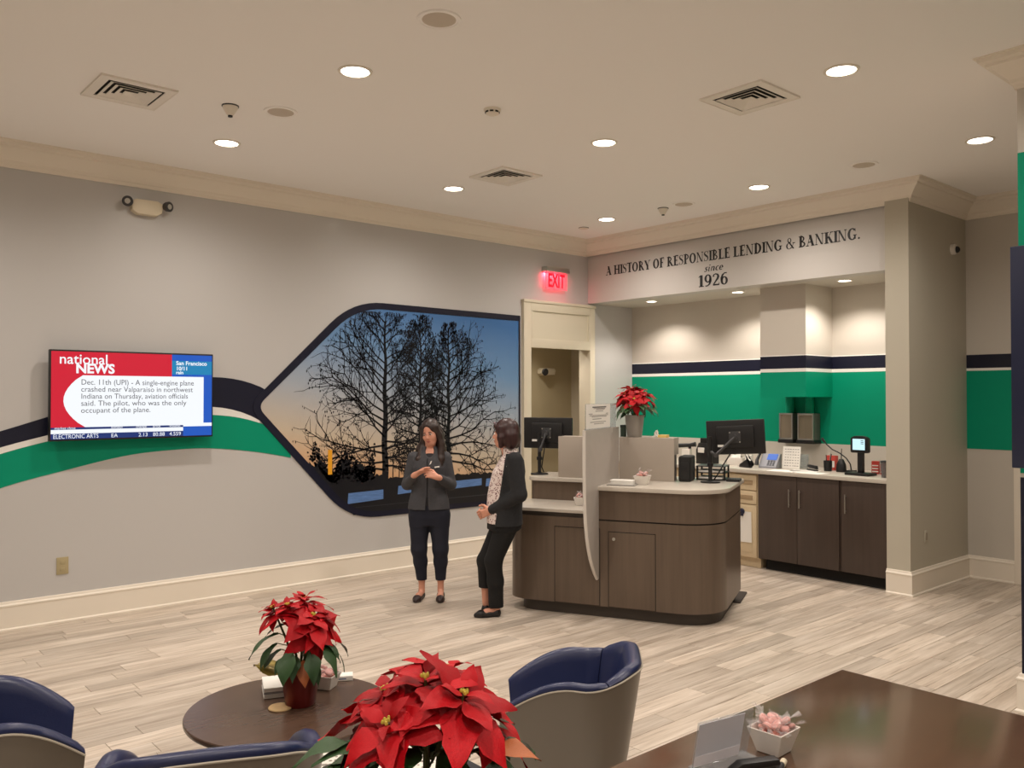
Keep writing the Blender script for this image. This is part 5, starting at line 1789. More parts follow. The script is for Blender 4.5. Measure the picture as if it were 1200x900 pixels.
def poinsettia(t, base_z, heads, leaves, seed, size):
    """heads: (x,y,z, tilt direction (x,y), tilt) local; leaves: (angle, radius, z, length, pitch)"""
    rg = random.Random(seed)
    stems = MB()
    cy = MB()
    for (x, y, z, tx, ty, tl, sz) in heads:
        n = Vector((tx * math.sin(tl), ty * math.sin(tl), math.cos(tl))).normalized()
        e1 = n.orthogonal().normalized()
        e2 = n.cross(e1)
        p = Vector((x, y, z))
        stems.tube([(x * 0.15, y * 0.15, base_z), (x * 0.5, y * 0.5, base_z + (z - base_z) * 0.5), tuple(p)], [0.006, 0.005, 0.0035], 6)
        a0 = rg.random() * 6
        for ring, (cnt, ln, el) in enumerate(((6, 1.0, -0.10), (5, 0.72, 0.28), (3, 0.42, 0.65))):
            for k in range(cnt):
                a = a0 + ring * 0.5 + k * 2 * PI / cnt + rg.uniform(-0.18, 0.18)
                d = (e1 * math.cos(a) + e2 * math.sin(a)) + n * (el + rg.uniform(-0.15, 0.15))
                share('bract', BR[rg.randrange(len(BR))], t, orient(p - n * 0.012 * (2 - ring) + d.normalized() * 0.008, d, n, size * sz * ln * rg.uniform(0.85, 1.1)))
        for k in range(7):
            a = k * 2.4
            q = p + (e1 * math.cos(a) + e2 * math.sin(a)) * 0.0035 * math.sqrt(k) + n * 0.008
            cy.lathe([(0, -0.004), (0.0032, -0.002), (0.0036, 0.002), (0.002, 0.005), (0, 0.0055)], tuple(q), 8)
    for (a, r, z, ln, pit) in leaves:
        d = Vector((math.cos(a), math.sin(a), pit))
        p = Vector((math.cos(a) * r, math.sin(a) * r, z))
        stems.tube([(math.cos(a) * r * 0.2, math.sin(a) * r * 0.2, z - 0.03), tuple(p)], 0.0022, 5)
        share('leaf', LF[rg.randrange(4)] if rg.random() > 0.06 else LFO, t, orient(p, d, (0, 0, 1), ln * rg.uniform(0.9, 1.1)))
    stems.build('stems', M_stem, t)['kind'] = 'stuff'
    o = cy.build('flower_buds', mat('cyathia', (196, 176, 70), 0.5), t)
    o['kind'] = 'stuff'


def dome_heads(n, r, z0, z1, seed, sz=(0.85, 1.1)):
    rg = random.Random(seed)
    H = []
    for k in range(n):
        f = (k + 0.5) / n
        rr = r * math.sqrt(f)
        a = k * 2.39996 + seed
        z = z1 - (z1 - z0) * f + rg.uniform(-0.015, 0.015)
        H.append((rr * math.cos(a), rr * math.sin(a), z, math.cos(a), math.sin(a), 0.15 + 0.75 * f, rg.uniform(*sz)))
    return H


def skirt(n, r, z0, z1, ln, seed):
    rg = random.Random(seed)
    return [(k * 2.39996 + rg.uniform(-0.2, 0.2), r * rg.uniform(0.3, 1.0), rg.uniform(z0, z1), ln, rg.uniform(-0.5, 0.25)) for k in range(n)]


# table plant in a dark red foil pot
pt = thing('poinsettia', 'red poinsettia in a dark red foil pot on the round table', 'potted plant', (1.685, 3.29, TZ))
MB().lathe([(0.0, 0.001), (0.058, 0.001), (0.062, 0.006), (0.080, 0.140), (0.084, 0.150), (0.078, 0.150), (0.073, 0.130), (0.0, 0.13)], seg=36).build('pot', M_foil, pt)
MB().lathe([(0.073, 0.128), (0.04, 0.133), (0, 0.135)], seg=24).build('soil', M_soil, pt)
fo = MB()
def foil(u, v):
    a = 2.55 + (u - 0.5) * 1.3
    r = 0.082 + 0.11 * v * math.sin(PI * u) ** 0.5
    return (r * math.cos(a), r * math.sin(a), 0.148 + 0.055 * v * math.sin(PI * u) - 0.035 * (1 - abs(2 * u - 1)) * v * v + 0.012 * math.sin(u * 12) * v)
fo.grid(foil, 12, 5)
fo.build('foil_collar', M_gold, pt)
poinsettia(pt, 0.13,
           [(0.03, -0.05, 0.375, 0.3, -0.9, 0.55, 1.15), (0.09, -0.02, 0.365, 0.9, -0.3, 0.55, 1.0), (-0.05, 0.02, 0.415, -0.4, 0.2, 0.2, 0.95), (0.045, 0.06, 0.425, 0.2, 0.4, 0.2, 0.95), (-0.095, 0.06, 0.405, -0.9, 0.3, 0.45, 0.75), (0.02, -0.085, 0.315, 0.1, -1, 1.1, 1.0)],
           [(2.6, 0.09, 0.30, 0.15, -0.5), (2.9, 0.08, 0.24, 0.12, -0.7), (2.3, 0.06, 0.33, 0.11, -0.3), (5.5, 0.09, 0.27, 0.13, -0.7), (5.8, 0.11, 0.24, 0.13, -0.8), (0.2, 0.10, 0.29, 0.13, -0.4), (4.4, 0.06, 0.20, 0.11, -1.0), (4.9, 0.07, 0.19, 0.10, -1.1), (4.0, 0.07, 0.22, 0.11, -0.8), (1.2, 0.08, 0.26, 0.12, -0.4), (3.0, 0.10, 0.27, 0.14, -0.9), (3.8, 0.09, 0.25, 0.14, -1.1), (4.6, 0.10, 0.24, 0.14, -1.3), (5.2, 0.10, 0.26, 0.14, -1.0), (6.0, 0.12, 0.27, 0.14, -0.7), (3.4, 0.06, 0.22, 0.10, -0.5), (0.9, 0.09, 0.20, 0.11, -0.4)], 5, 0.140)

# counter plant in a silver pot
pc = thing('poinsettia', 'red poinsettia in a silver-grey pot on the right privacy screen', 'potted plant', isl(7.575, 2.0, 1.483))
MB().lathe([(0.0, 0.0), (0.062, 0.0), (0.066, 0.004), (0.088, 0.188), (0.092, 0.19), (0.092, 0.198), (0.084, 0.198), (0.080, 0.18), (0, 0.18)], seg=40).build('pot', M_silverpot, pc)
MB().lathe([(0.079, 0.178), (0.04, 0.183), (0, 0.184)], seg=24).build('soil', M_soil, pc)
poinsettia(pc, 0.18, dome_heads(7, 0.15, 0.34, 0.43, 2), skirt(26, 0.12, 0.22, 0.31, 0.15, 3), 8, 0.155)

# big foreground plant on the desk
pf = thing('poinsettia', 'large red poinsettia in the foreground on the near end of the desk', 'potted plant', (1.07, 1.508, DZ))
MB().lathe([(0.0, 0.001), (0.070, 0.001), (0.074, 0.006), (0.096, 0.165), (0.100, 0.175), (0.094, 0.175), (0.088, 0.155), (0, 0.155)], seg=36).build('pot', M_foil, pf)
MB().lathe([(0.087, 0.153), (0.04, 0.158), (0, 0.16)], seg=24).build('soil', M_soil, pf)
poinsettia(pf, 0.155, dome_heads(8, 0.155, 0.41, 0.53, 4, (0.85, 1.1)), skirt(40, 0.17, 0.24, 0.40, 0.14, 6), 12, 0.155)


# ------------------------------------------------------------------ people: smooth blended solids meshed with surface nets
class Solid:
    def __init__(self, lo, hi, h):
        self.lo, self.h = np.array(lo, float), h
        self.n = np.ceil((np.array(hi, float) - self.lo) / h).astype(int) + 1
        self.d = np.full(self.n, 0.06, np.float32)

    def _reg(self, lo, hi):
        i0 = np.clip(np.floor((np.array(lo) - self.lo) / self.h).astype(int), 0, self.n)
        i1 = np.clip(np.ceil((np.array(hi) - self.lo) / self.h).astype(int) + 1, 0, self.n)
        if np.any(i1 <= i0):
            return None, None
        ax = [self.lo[k] + self.h * np.arange(i0[k], i1[k]) for k in range(3)]
        g = np.stack(np.meshgrid(*ax, indexing='ij'), -1)
        return tuple(slice(i0[k], i1[k]) for k in range(3)), g

    def _mix(self, sl, e, k, sub):
        d = self.d[sl]
        if sub:
            e = -e
            h = np.clip(0.5 - 0.5 * (d - e) / k, 0, 1)
            self.d[sl] = d * (1 - h) + e * h + k * h * (1 - h)
        else:
            h = np.clip(0.5 + 0.5 * (e - d) / k, 0, 1)
            self.d[sl] = e * (1 - h) + d * h - k * h * (1 - h)

    def rc(self, a, b, r1, r2, k=0.02, sub=False):
        a, b = np.array(a, float), np.array(b, float)
        m = max(r1, r2) + 0.06
        sl, g = self._reg(np.minimum(a, b) - m, np.maximum(a, b) + m)
        if sl is None:
            return self
        ab = b - a
        t = np.clip(((g - a) @ ab) / max(1e-9, ab @ ab), 0, 1)
        e = np.linalg.norm(g - (a + t[..., None] * ab), axis=-1) - (r1 + (r2 - r1) * t)
        self._mix(sl, e.astype(np.float32), k, sub)
        return self

    def chain(self, pts, rs, k=0.02):
        for i in range(len(pts) - 1):
            self.rc(pts[i], pts[i + 1], rs[i], rs[i + 1], k)
        return self

    def el(self, c, r, R=None, k=0.02, sub=False):
        c, r = np.array(c, float), np.array(r, float)
        m = max(r) + 0.06
        sl, g = self._reg(c - m, c + m)
        if sl is None:
            return self
        q = g - c
        if R is not None:
            q = q @ np.array(R)
        k0 = np.linalg.norm(q / r, axis=-1)
        k1 = np.linalg.norm(q / (r * r), axis=-1)
        e = k0 * (k0 - 1) / np.maximum(k1, 1e-6)
        self._mix(sl, e.astype(np.float32), k, sub)
        return self

    def loft(self, secs, k=0.02, p=2.3):
        """secs: (z, cx, cy, rx, ry) from low to high"""
        s = np.array(secs, float)
        lo = [np.min(s[:, 1] - s[:, 3]) - 0.06, np.min(s[:, 2] - s[:, 4]) - 0.06, s[0, 0] - 0.05]
        hi = [np.max(s[:, 1] + s[:, 3]) + 0.06, np.max(s[:, 2] + s[:, 4]) + 0.06, s[-1, 0] + 0.05]
        sl, g = self._reg(lo, hi)
        if sl is None:
            return self
        z = np.clip(g[..., 2], s[0, 0], s[-1, 0])
        f = [np.interp(z, s[:, 0], s[:, j]) for j in range(1, 5)]
        q = (np.abs((g[..., 0] - f[0]) / f[2]) ** p + np.abs((g[..., 1] - f[1]) / f[3]) ** p) ** (1 / p)
        e = (q - 1) * np.minimum(f[2], f[3])
        e = np.maximum(e, np.maximum(s[0, 0] - g[..., 2], g[..., 2] - s[-1, 0]))
        self._mix(sl, e.astype(np.float32), k, False)
        return self

    def cut(self, fn, lo, hi):
        """remove where fn(g) < 0"""
        sl, g = self._reg(lo, hi)
        if sl is not None:
            self.d[sl] = np.maximum(self.d[sl], -fn(g).astype(np.float32))
        return self

    def mesh(self):
        d = self.d
        d = np.pad(d, 1, constant_values=0.06)
        ins = d < 0
        nx, ny, nz = d.shape
        cnt = np.zeros((nx - 1, ny - 1, nz - 1), np.int8)
        for a in (0, 1):
            for b_ in (0, 1):
                for c in (0, 1):
                    cnt += ins[a:nx - 1 + a, b_:ny - 1 + b_, c:nz - 1 + c]
        act = (cnt > 0) & (cnt < 8)
        idx = -np.ones(act.shape, np.int64)
        cells = np.argwhere(act)
        idx[act] = np.arange(len(cells))
        pos = np.zeros((len(cells), 3))
        num = np.zeros(len(cells))
        for ax in range(3):
            o1, o2 = [k for k in range(3) if k != ax]
            for a in (0, 1):
                for b_ in (0, 1):
                    p0 = np.zeros(3, int)
                    p0[o1], p0[o2] = a, b_
                    p1 = p0.copy()
                    p1[ax] = 1
                    c0, c1 = cells + p0, cells + p1
                    v0 = d[c0[:, 0], c0[:, 1], c0[:, 2]]
                    v1 = d[c1[:, 0], c1[:, 1], c1[:, 2]]
                    m = (v0 < 0) != (v1 < 0)
                    t = np.where(m, v0 / np.where(m, v0 - v1, 1), 0)
                    pp = c0 + t[:, None] * (p1 - p0)
                    pos[m] += pp[m]
                    num[m] += 1
        pos = (pos / num[:, None] - 1) * self.h + self.lo
        quads = []
        for ax in range(3):
            o1, o2 = (ax + 1) % 3, (ax + 2) % 3
            sh = [nx, ny, nz]
            s0 = [slice(1, s - 1) for s in sh]
            s0[ax] = slice(0, sh[ax] - 1)
            s1 = list(s0)
            s1[ax] = slice(1, sh[ax])
            A, B = ins[tuple(s0)], ins[tuple(s1)]
            e = np.argwhere(A != B)
            fl = A[A != B]
            e = e + np.array([1 if k != ax else 0 for k in range(3)])
            def ci(da, db):
                q = e.copy()
                q[:, o1] -= da
                q[:, o2] -= db
                return idx[q[:, 0], q[:, 1], q[:, 2]]
            q = np.stack([ci(1, 1), ci(0, 1), ci(0, 0), ci(1, 0)], -1)
            q[~fl] = q[~fl][:, ::-1]
            quads.append(q)
        return pos, np.concatenate(quads)

    def build(self, name, m, parent):
        v, f = self.mesh()
        me = bpy.data.meshes.new(name)
        me.from_pydata(v.tolist(), [], f.tolist())
        me.update()
        me.polygons.foreach_set('use_smooth', [True] * len(me.polygons))
        me.materials.append(m)
        o = link(bpy.data.objects.new(name, me))
        o.parent = parent
        return o


def head_solid(S, c, R, s=1.0):
    c = np.array(c)
    Rn = np.array(R)
    P = lambda *p: c + Rn @ (np.array(p) * s)
    S.el(P(0, 0.018, 0.035), np.array((0.071, 0.090, 0.083)) * s, Rn, 0.02)
    S.el(P(0, -0.022, -0.035), np.array((0.058, 0.062, 0.078)) * s, Rn, 0.025)
    S.el(P(0, -0.045, -0.085), np.array((0.034, 0.034, 0.028)) * s, Rn, 0.025)
    for e in (-1, 1):
        S.el(P(e * 0.036, -0.055, -0.028), np.array((0.020, 0.018, 0.020)) * s, Rn, 0.02)
        S.el(P(e * 0.030, -0.090, 0.006), np.array((0.014, 0.012, 0.009)) * s, Rn, 0.008, True)
        S.el(P(e * 0.071, 0.008, -0.006), np.array((0.010, 0.020, 0.030)) * s, Rn, 0.008)
    S.rc(P(0, -0.080, 0.012), P(0, -0.096, -0.026), 0.0075 * s, 0.0115 * s, 0.010)
    S.el(P(0.009, -0.088, -0.031), np.array((0.008, 0.008, 0.006)) * s, Rn, 0.006)
    S.el(P(-0.009, -0.088, -0.031), np.array((0.008, 0.008, 0.006)) * s, Rn, 0.006)
    S.el(P(0, -0.079, -0.056), np.array((0.021, 0.010, 0.0075)) * s, Rn, 0.008)
    S.el(P(0, -0.077, -0.066), np.array((0.018, 0.010, 0.007)) * s, Rn, 0.008)


def face_parts(t, c, R, browm, s=1.0):
    M0 = Matrix.Translation(c) @ Matrix(R).to_4x4() @ Matrix.Scale(s, 4)
    for e in (-1, 1):
        ey = MB().lathe([(0, -0.011), (0.006, -0.009), (0.0105, -0.003), (0.0105, 0.003), (0.006, 0.009), (0, 0.011)], seg=16).build('eye', M_eyew, t)
        ey.matrix_local = M0 @ Matrix.Translation((e * 0.030, -0.072, 0.004)) @ Matrix.Diagonal((1.15, 1, 0.72, 1))
        ir = MB().lathe([(0.0058, 0), (0.005, 0.0012), (0, 0.0018)], seg=16).build('iris', M_iris, ey)
        ir.matrix_local = Matrix.Translation((0, -0.0096, -0.002)) @ Matrix.Rotation(rad(90), 4, 'X')
        br = MB().tube([(e * 0.014, -0.083, 0.021), (e * 0.028, -0.084, 0.026), (e * 0.045, -0.073, 0.022)], [0.003, 0.0034, 0.0018], 8).build('eyebrow', browm, t)
        br.matrix_local = M0
        ld = MB().tube([(e * 0.017, -0.080, 0.008), (e * 0.030, -0.0835, 0.012), (e * 0.044, -0.076, 0.008)], [0.0018, 0.0026, 0.0018], 6).build('eyelid', browm, t)
        ld.matrix_local = M0
    li = MB()
    li.tube([(-0.022, -0.080, -0.061), (-0.010, -0.0885, -0.0555), (0, -0.0875, -0.0575), (0.010, -0.0885, -0.0555), (0.022, -0.080, -0.061)], [0.001, 0.0042, 0.0038, 0.0042, 0.001], 8)
    li.tube([(-0.020, -0.080, -0.0625), (0, -0.0865, -0.068), (0.020, -0.080, -0.0625)], [0.001, 0.0050, 0.001], 8)
    li.build('lips', M_lip, t).matrix_local = M0


def hand_solid(S, wrist, f, n, l, curl, spread=0.0, s=1.0):
    """f = finger direction, n = palm normal, l = towards the thumb"""
    f, n, l = [np.array(v, float) / np.linalg.norm(v) for v in (f, n, l)]
    w_ = np.array(wrist, float)
    S.rc(w_ - f * 0.02, w_ + f * 0.02, 0.022 * s, 0.022 * s, 0.015)
    for o in (-0.024, -0.008, 0.008, 0.024):
        S.rc(w_ + f * 0.015 + l * o * 0.7, w_ + f * 0.085 * s + l * o * s, 0.013 * s, 0.0115 * s, 0.010)
    for o, ln, cu in ((0.030, 0.072, curl[0]), (0.010, 0.080, curl[1]), (-0.010, 0.074, curl[2]), (-0.029, 0.058, curl[3])):
        p = w_ + f * 0.086 * s + l * o * s
        d = f + l * o * spread * 10
        d /= np.linalg.norm(d)
        a = 0.0
        r0 = 0.0092
        for k, fr in enumerate((0.42, 0.32, 0.26)):
            a += cu * (0.8 if k == 0 else 1.0)
            dd = d * math.cos(a) + n * math.sin(a)
            q = p + dd * ln * fr * s
            S.rc(p, q, (r0 - 0.0009 * k) * s, (r0 - 0.0009 * (k + 1)) * s, 0.003)
            p = q
    p = w_ + f * 0.022 * s + l * 0.026 * s + n * 0.006
    d = f * 0.62 + l * 0.70 + n * 0.35
    d /= np.linalg.norm(d)
    q = p + d * 0.042 * s
    S.rc(p, q, 0.0125 * s, 0.0105 * s, 0.008)
    d2 = f * 0.85 + l * 0.25 + n * 0.5
    d2 /= np.linalg.norm(d2)
    q2 = q + d2 * 0.030 * s
    S.rc(q, q2, 0.0100 * s, 0.0085 * s, 0.004)


def shoe(t, heel, toe, m, zoff=0.0):
    """low flat shoe from heel to toe with an open top"""
    h, o = np.array(heel, float), np.array(toe, float)
    d = o - h
    L = np.linalg.norm(d)
    d /= L
    sd = np.array([-d[1], d[0], 0])
    lo = np.minimum(h, o) - 0.08
    hi = np.maximum(h, o) + 0.08
    lo[2], hi[2] = -0.01, 0.12 + zoff
    S = Solid(lo, hi, 0.004)
    z = np.array([0, 0, 1.0])
    pts = [h + d * 0.03 + z * 0.030, h + d * 0.10 + z * 0.024, h + d * 0.165 + z * 0.022, o - d * 0.03 + z * 0.018]
    S.chain(pts, [0.032, 0.031, 0.036, 0.022], 0.02)
    S.rc(h + d * 0.03 + z * 0.035, h + d * 0.03 + z * 0.058, 0.031, 0.027, 0.02)
    S.cut(lambda g: g[..., 2] - 0.004, lo, hi)
    Rm = np.stack([d, sd, z], -1)
    S.el(h + d * 0.072 + z * 0.070, (0.066, 0.026, 0.034), Rm, 0.006, True)
    o_ = S.build('shoe', m, t)
    return o_


def rotz(a):
    c, s = math.cos(a), math.sin(a)
    return np.array([[c, -s, 0], [s, c, 0], [0, 0, 1]])


def rotx(a):
    c, s = math.cos(a), math.sin(a)
    return np.array([[1, 0, 0], [0, c, -s], [0, s, c]])


def roty(a):
    c, s = math.cos(a), math.sin(a)
    return np.array([[c, 0, s], [0, 1, 0], [-s, 0, c]])


# ---- first woman: faces the viewer, hands raised in front of her (local x = to the viewer's right, y = away)
pw = thing('person', 'person with long dark hair and charcoal jacket, hands raised, before the mural', 'person', (4.545, 6.385, 0), rad(-41))
HC, HR = (0.015, -0.008, 1.516), rotz(rad(-16)) @ rotx(rad(12)) @ roty(rad(-7))
sL, sR = (-0.142, 0.01, 1.292), (0.152, 0.01, 1.292)
eL, eR = (-0.200, 0.005, 1.045), (0.202, 0.01, 1.045)
wL, wR = (-0.105, -0.190, 1.150), (0.100, -0.200, 1.130)
B = Solid((-0.34, -0.36, -0.01), (0.34, 0.22, 1.70), 0.006)
B.loft([(0.80, 0.005, 0.0, 0.150, 0.095), (0.95, 0.005, 0.0, 0.130, 0.085), (1.05, 0.005, 0, 0.120, 0.080), (1.20, 0.005, 0, 0.135, 0.09), (1.32, 0.005, 0.01, 0.13, 0.07), (1.36, 0.01, 0.01, 0.06, 0.05)], 0.03)
B.rc((0.01, 0.015, 1.33), (0.015, 0.01, 1.45), 0.050, 0.046, 0.03)
head_solid(B, HC, HR)
for s, e, w_ in ((sL, eL, wL), (sR, eR, wR)):
    B.chain([s, e], [0.045, 0.036], 0.02)
    B.chain([e, w_], [0.036, 0.024], 0.02)
hand_solid(B, wL, (0.80, -0.25, 0.45), (0.25, 0.55, -0.8), (0.1, -0.75, 0.6), (0.25, 0.35, 0.45, 0.5), 0.03)
hand_solid(B, wR, (-0.86, -0.2, 0.35), (0.15, 0.75, -0.55), (-0.1, 0.4, 0.9), (0.30, 0.35, 0.40, 0.45), 0.03)
for sx, kx, ax, tx in ((-0.085, -0.085, -0.066, -0.105), (0.095, 0.105, 0.107, 0.115)):
    B.chain([(sx, 0.005, 0.80), (kx, -0.012, 0.46), ((kx + ax) / 2, 0.012, 0.34), (ax, 0.02, 0.175), (ax, 0.024, 0.09)], [0.075, 0.046, 0.040, 0.029, 0.029], 0.02)
    B.chain([(ax, 0.025, 0.06), (ax * 0.5 + tx * 0.5, -0.06, 0.045), (tx, -0.115, 0.024)], [0.028, 0.025, 0.015], 0.02)
B.cut(lambda g: g[..., 2] - 0.008, (-1, -1, -1), (1, 1, 0.05))
B.build('body', M_skin, pw)
face_parts(pw, HC, HR, M_hair1)
J = Solid((-0.34, -0.30, 0.78), (0.34, 0.24, 1.42), 0.006)
J.loft([(0.825, 0.0, 0.0, 0.190, 0.128), (0.90, 0.0, 0.0, 0.182, 0.122), (1.02, 0.0, 0.0, 0.150, 0.108), (1.10, 0.005, -0.002, 0.146, 0.108), (1.20, 0.005, -0.01, 0.154, 0.115), (1.27, 0.005, 0.0, 0.150, 0.100), (1.32, 0.007, 0.008, 0.120, 0.082), (1.36, 0.010, 0.012, 0.088, 0.066), (1.395, 0.012, 0.012, 0.060, 0.056)], 0.025)
for s, e, w_ in ((sL, eL, wL), (sR, eR, wR)):
    J.chain([s, e], [0.054, 0.048], 0.03)
    w2 = np.array(e) + (np.array(w_) - np.array(e)) * 0.86
    J.chain([e, w2], [0.048, 0.036], 0.02)
# neckline and the open lower front
J.el((0.012, -0.085, 1.385), (0.052, 0.075, 0.085), None, 0.01, True)
J.cut(lambda g: np.maximum(np.abs(g[..., 0] + 0.005) - 0.004 - 0.10 * np.clip(0.95 - g[..., 2], 0, 1), g[..., 1] + 0.085), (-0.3, -0.3, 0.78), (0.3, 0.0, 1.28))
J.build('jacket', M_jacket, pw)
T_ = Solid((-0.2, -0.2, 0.80), (0.2, 0.12, 1.38), 0.008)
T_.loft([(0.86, 0.003, 0, 0.165, 0.108), (1.02, 0.003, 0, 0.145, 0.098), (1.2, 0.005, -0.008, 0.155, 0.104), (1.29, 0.008, 0, 0.13, 0.085), (1.335, 0.012, 0.01, 0.075, 0.066)], 0.02)
T_.build('top', mat('black_top', (34, 34, 38), 0.8), pw)
Pn = Solid((-0.24, -0.16, 0.14), (0.24, 0.18, 0.92), 0.006)
Pn.loft([(0.68, 0.005, 0.005, 0.165, 0.100), (0.75, 0.005, 0.005, 0.178, 0.115), (0.82, 0.005, 0.005, 0.180, 0.118), (0.90, 0.003, 0.0, 0.160, 0.102)], 0.03)
for sx, kx, ax in ((-0.083, -0.088, -0.066), (0.093, 0.108, 0.107)):
    Pn.chain([(sx, 0.005, 0.76), (kx, -0.012, 0.46), ((kx + ax) / 2, 0.012, 0.34), (ax, 0.02, 0.175)], [0.100, 0.070, 0.060, 0.047], 0.03)
Pn.cut(lambda g: g[..., 2] - 0.172, (-1, -1, 0), (1, 1, 0.2))
Pn.build('trousers', M_navypant, pw)
Hs = Solid((-0.2, -0.2, 1.08), (0.22, 0.24, 1.70), 0.005)
hp = lambda *p: np.array(HC) + HR @ np.array(p)
Hs.el(hp(0, 0.024, 0.044), (0.082, 0.098, 0.090), HR, 0.02)
Hs.el(hp(0, 0.07, -0.02), (0.080, 0.060, 0.100), HR, 0.03)
for e in (-1, 1):
    Hs.chain([hp(e * 0.066, -0.012, 0.055), hp(e * 0.080, 0.0, -0.03), hp(e * 0.088, -0.002, -0.11), (e * 0.098 + 0.015, -0.045, 1.28), (e * 0.092 + 0.02, -0.075, 1.19)], [0.028, 0.026, 0.030, 0.034, 0.018], 0.02)
    Hs.chain([hp(e * 0.05, 0.06, -0.03), (e * 0.085 + 0.015, 0.06, 1.36), (e * 0.10 + 0.015, 0.065, 1.22)], [0.05, 0.05, 0.025], 0.03)
Hs.el(hp(0, -0.088, -0.022), (0.057, 0.058, 0.088), HR, 0.008, True)
Hs.el(hp(-0.004, -0.10, 0.05), (0.040, 0.05, 0.035), HR, 0.012, True)
Hs.build('hair', M_hair1, pw)
shoe(pw, (-0.064, 0.052, 0), (-0.108, -0.172, 0), M_shoe)
shoe(pw, (0.107, 0.052, 0), (0.118, -0.172, 0), M_shoe)
lg = MB().box(-0.022, 0.022, -0.001, 0.001, -0.006, 0.006, 0.0005).build('chest_mark', M_white, pw)
lg.matrix_local = Matrix.Translation((0.085, -0.121, 1.215)) @ Matrix.Rotation(rad(18), 4, 'Z') @ Matrix.Rotation(rad(-8), 4, 'Y')
MB().prism([(-0.010, -0.02), (0.004, -0.012), (0.014, 0.016), (0.002, 0.012)], -0.125, -0.122, 'y').build('lapel_badge', M_white, pw).location = (0.026, -0.004, 1.255)
ww = np.array(wR) * 0.84 + np.array(eR) * 0.16
wd = (np.array(wR) - np.array(eR))
wd /= np.linalg.norm(wd)
MB().tube([tuple(ww - wd * 0.010), tuple(ww + wd * 0.010)], 0.031, 20).build('watch_band', M_black, pw)
MB().tube([tuple(np.array(wR) * 0.90 + np.array(eR) * 0.10 - wd * 0.003), tuple(np.array(wR) * 0.90 + np.array(eR) * 0.10 + wd * 0.004)], 0.029, 20).build('bracelet', M_chrome, pw)

# ---- second woman: in profile facing left, leaning on the end of the station, ankles crossed
pv = thing('person', 'person with auburn bob and black cardigan leaning on the teller station', 'person', (4.574, 5.539, 0), rad(-41))
HC, HR = (0.118, 0.0, 1.535), rotz(rad(-108)) @ rotx(rad(3))
sN, sF = (0.205, -0.155, 1.325), (0.185, 0.165, 1.325)
eN, eF = (0.245, -0.185, 1.045), (0.165, 0.215, 1.045)
wN, wF = (0.008, -0.110, 0.905), (-0.012, 0.030, 0.900)
B = Solid((-0.24, -0.32, -0.01), (0.42, 0.34, 1.72), 0.006)
B.loft([(0.80, 0.125, 0.01, 0.110, 0.14), (0.95, 0.125, 0.005, 0.105, 0.125), (1.10, 0.135, 0.005, 0.105, 0.115), (1.22, 0.15, 0.005, 0.10, 0.13), (1.33, 0.175, 0.005, 0.07, 0.13), (1.38, 0.165, 0.0, 0.05, 0.06)], 0.03)
B.rc((0.165, 0, 1.34), (0.128, 0, 1.46), 0.052, 0.048, 0.03)
head_solid(B, HC, HR)
for s, e, w_ in ((sN, eN, wN), (sF, eF, wF)):
    B.chain([s, e], [0.046, 0.038], 0.02)
    B.chain([e, w_], [0.038, 0.025], 0.02)
hand_solid(B, wN, (-0.72, 0.35, -0.35), (0.1, 0.75, 0.3), (-0.35, -0.1, 0.85), (0.85, 0.9, 0.95, 1.0))
hand_solid(B, wF, (-0.68, -0.30, -0.45), (0.15, -0.8, 0.3), (-0.35, 0.1, 0.85), (0.8, 0.85, 0.9, 0.95))
B.chain([(0.135, -0.06, 0.84), (0.025, -0.035, 0.475), (0.052, 0.0, 0.10)], [0.080, 0.052, 0.032], 0.03)
B.chain([(0.125, 0.085, 0.84), (-0.040, 0.080, 0.455), (-0.040, 0.115, 0.12)], [0.080, 0.052, 0.032], 0.03)
B.chain([(0.055, 0.0, 0.06), (-0.03, -0.015, 0.042), (-0.09, -0.025, 0.024)], [0.029, 0.025, 0.015], 0.02)
B.chain([(-0.038, 0.12, 0.08), (-0.012, 0.155, 0.05), (0.02, 0.20, 0.026)], [0.031, 0.029, 0.022], 0.025)
B.cut(lambda g: g[..., 2] - 0.008, (-1, -1, -1), (1, 1, 0.05))
B.build('body', M_skin, pv)
face_parts(pv, HC, HR, M_hair2)
Bl = Solid((-0.1, -0.24, 0.76), (0.36, 0.26, 1.46), 0.006)
Bl.loft([(0.79, 0.115, 0.005, 0.142, 0.165), (0.90, 0.110, 0.005, 0.142, 0.160), (1.02, 0.118, 0.005, 0.142, 0.150), (1.12, 0.133, 0.005, 0.138, 0.148), (1.22, 0.150, 0.005, 0.130, 0.155), (1.31, 0.172, 0.005, 0.098, 0.150), (1.365, 0.175, 0.002, 0.068, 0.095), (1.425, 0.150, 0, 0.058, 0.062)], 0.02)
Bl.el((0.078, 0, 1.42), (0.062, 0.045, 0.075), None, 0.01, True)
Bl.build('blouse', floral_mat(), pv)
Cd = Solid((-0.16, -0.30, 0.74), (0.40, 0.34, 1.44), 0.006)
Cd.loft([(0.775, 0.120, 0.005, 0.155, 0.182), (0.90, 0.116, 0.005, 0.154, 0.174), (1.02, 0.124, 0.005, 0.154, 0.164), (1.12, 0.138, 0.005, 0.150, 0.162), (1.22, 0.155, 0.005, 0.142, 0.170), (1.31, 0.177, 0.005, 0.110, 0.165), (1.362, 0.182, 0.002, 0.078, 0.110), (1.385, 0.178, 0.002, 0.064, 0.075)], 0.02)
Cd.cut(lambda g: g[..., 0] - (0.045 + 0.085 * np.clip((g[..., 2] - 0.80) / 0.55, 0, 1.2)), (-0.3, -0.4, 0.7), (0.4, 0.4, 1.5))
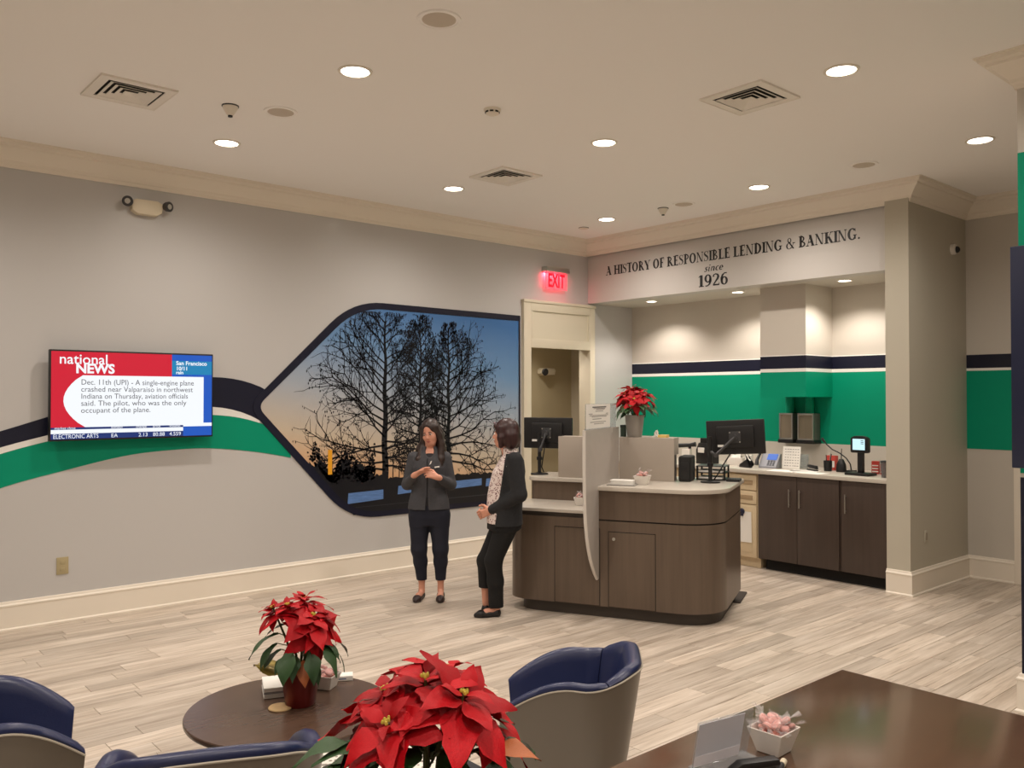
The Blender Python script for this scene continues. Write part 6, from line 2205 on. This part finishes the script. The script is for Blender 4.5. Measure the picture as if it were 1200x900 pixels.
for s, e, w_ in ((sN, eN, wN), (sF, eF, wF)):
    Cd.chain([s, e], [0.068, 0.062], 0.03)
    w2 = np.array(e) + (np.array(w_) - np.array(e)) * 0.93
    Cd.chain([e, w2], [0.062, 0.042], 0.02)
Cd.build('cardigan', M_cardi, pv)
Pn = Solid((-0.2, -0.26, 0.06), (0.36, 0.28, 0.92), 0.006)
Pn.loft([(0.74, 0.118, 0.01, 0.145, 0.168), (0.82, 0.122, 0.008, 0.148, 0.170), (0.90, 0.120, 0.005, 0.128, 0.155)], 0.03)
Pn.chain([(0.140, -0.065, 0.78), (0.028, -0.035, 0.475), (0.045, -0.012, 0.30), (0.050, 0.0, 0.088)], [0.100, 0.072, 0.066, 0.062], 0.03)
Pn.cut(lambda g: g[..., 2] - 0.080, (-1, -1, 0), (1, 1, 0.12))
Pn2 = Solid((-0.2, -0.1, 0.18), (0.36, 0.28, 0.92), 0.006)
Pn2.chain([(0.128, 0.09, 0.80), (-0.042, 0.080, 0.455), (-0.040, 0.10, 0.225)], [0.100, 0.070, 0.060], 0.03)
Pn2.cut(lambda g: g[..., 2] - 0.225, (-1, -1, 0), (1, 1, 0.26))
Pn.build('trousers', M_blackpant, pv)
Pn2.build('trouser_leg', M_blackpant, pv)
Hs = Solid((-0.06, -0.22, 1.38), (0.32, 0.22, 1.72), 0.005)
hp = lambda *p: np.array(HC) + HR @ np.array(p)
Hs.el(hp(0, 0.028, 0.040), (0.092, 0.104, 0.094), HR, 0.02)
Hs.el(hp(0, 0.060, -0.035), (0.092, 0.078, 0.085), HR, 0.04)
for e in (-1, 1):
    Hs.chain([hp(e * 0.068, -0.010, 0.05), hp(e * 0.082, -0.004, -0.03), hp(e * 0.078, -0.006, -0.095)], [0.026, 0.026, 0.022], 0.025)
    Hs.chain([hp(e * 0.05, 0.07, -0.02), hp(e * 0.052, 0.075, -0.085)], [0.05, 0.045], 0.03)
Hs.el(hp(0, -0.094, -0.030), (0.060, 0.062, 0.090), HR, 0.008, True)
Hs.chain([hp(-0.05, -0.058, 0.078), hp(0.0, -0.070, 0.078), hp(0.05, -0.058, 0.072)], [0.016, 0.014, 0.016], 0.02)
Hs.build('hair', M_hair2, pv)
shoe(pv, (0.085, 0.005, 0), (-0.145, -0.035, 0), M_shoeb)
shoe(pv, (-0.060, 0.085, 0), (0.035, 0.225, 0), M_shoeb)
MB().box(-0.012, 0.012, -0.001, 0.001, -0.004, 0.004).build('lapel_pin', M_chrome, pv).location = (0.150, -0.172, 1.275)
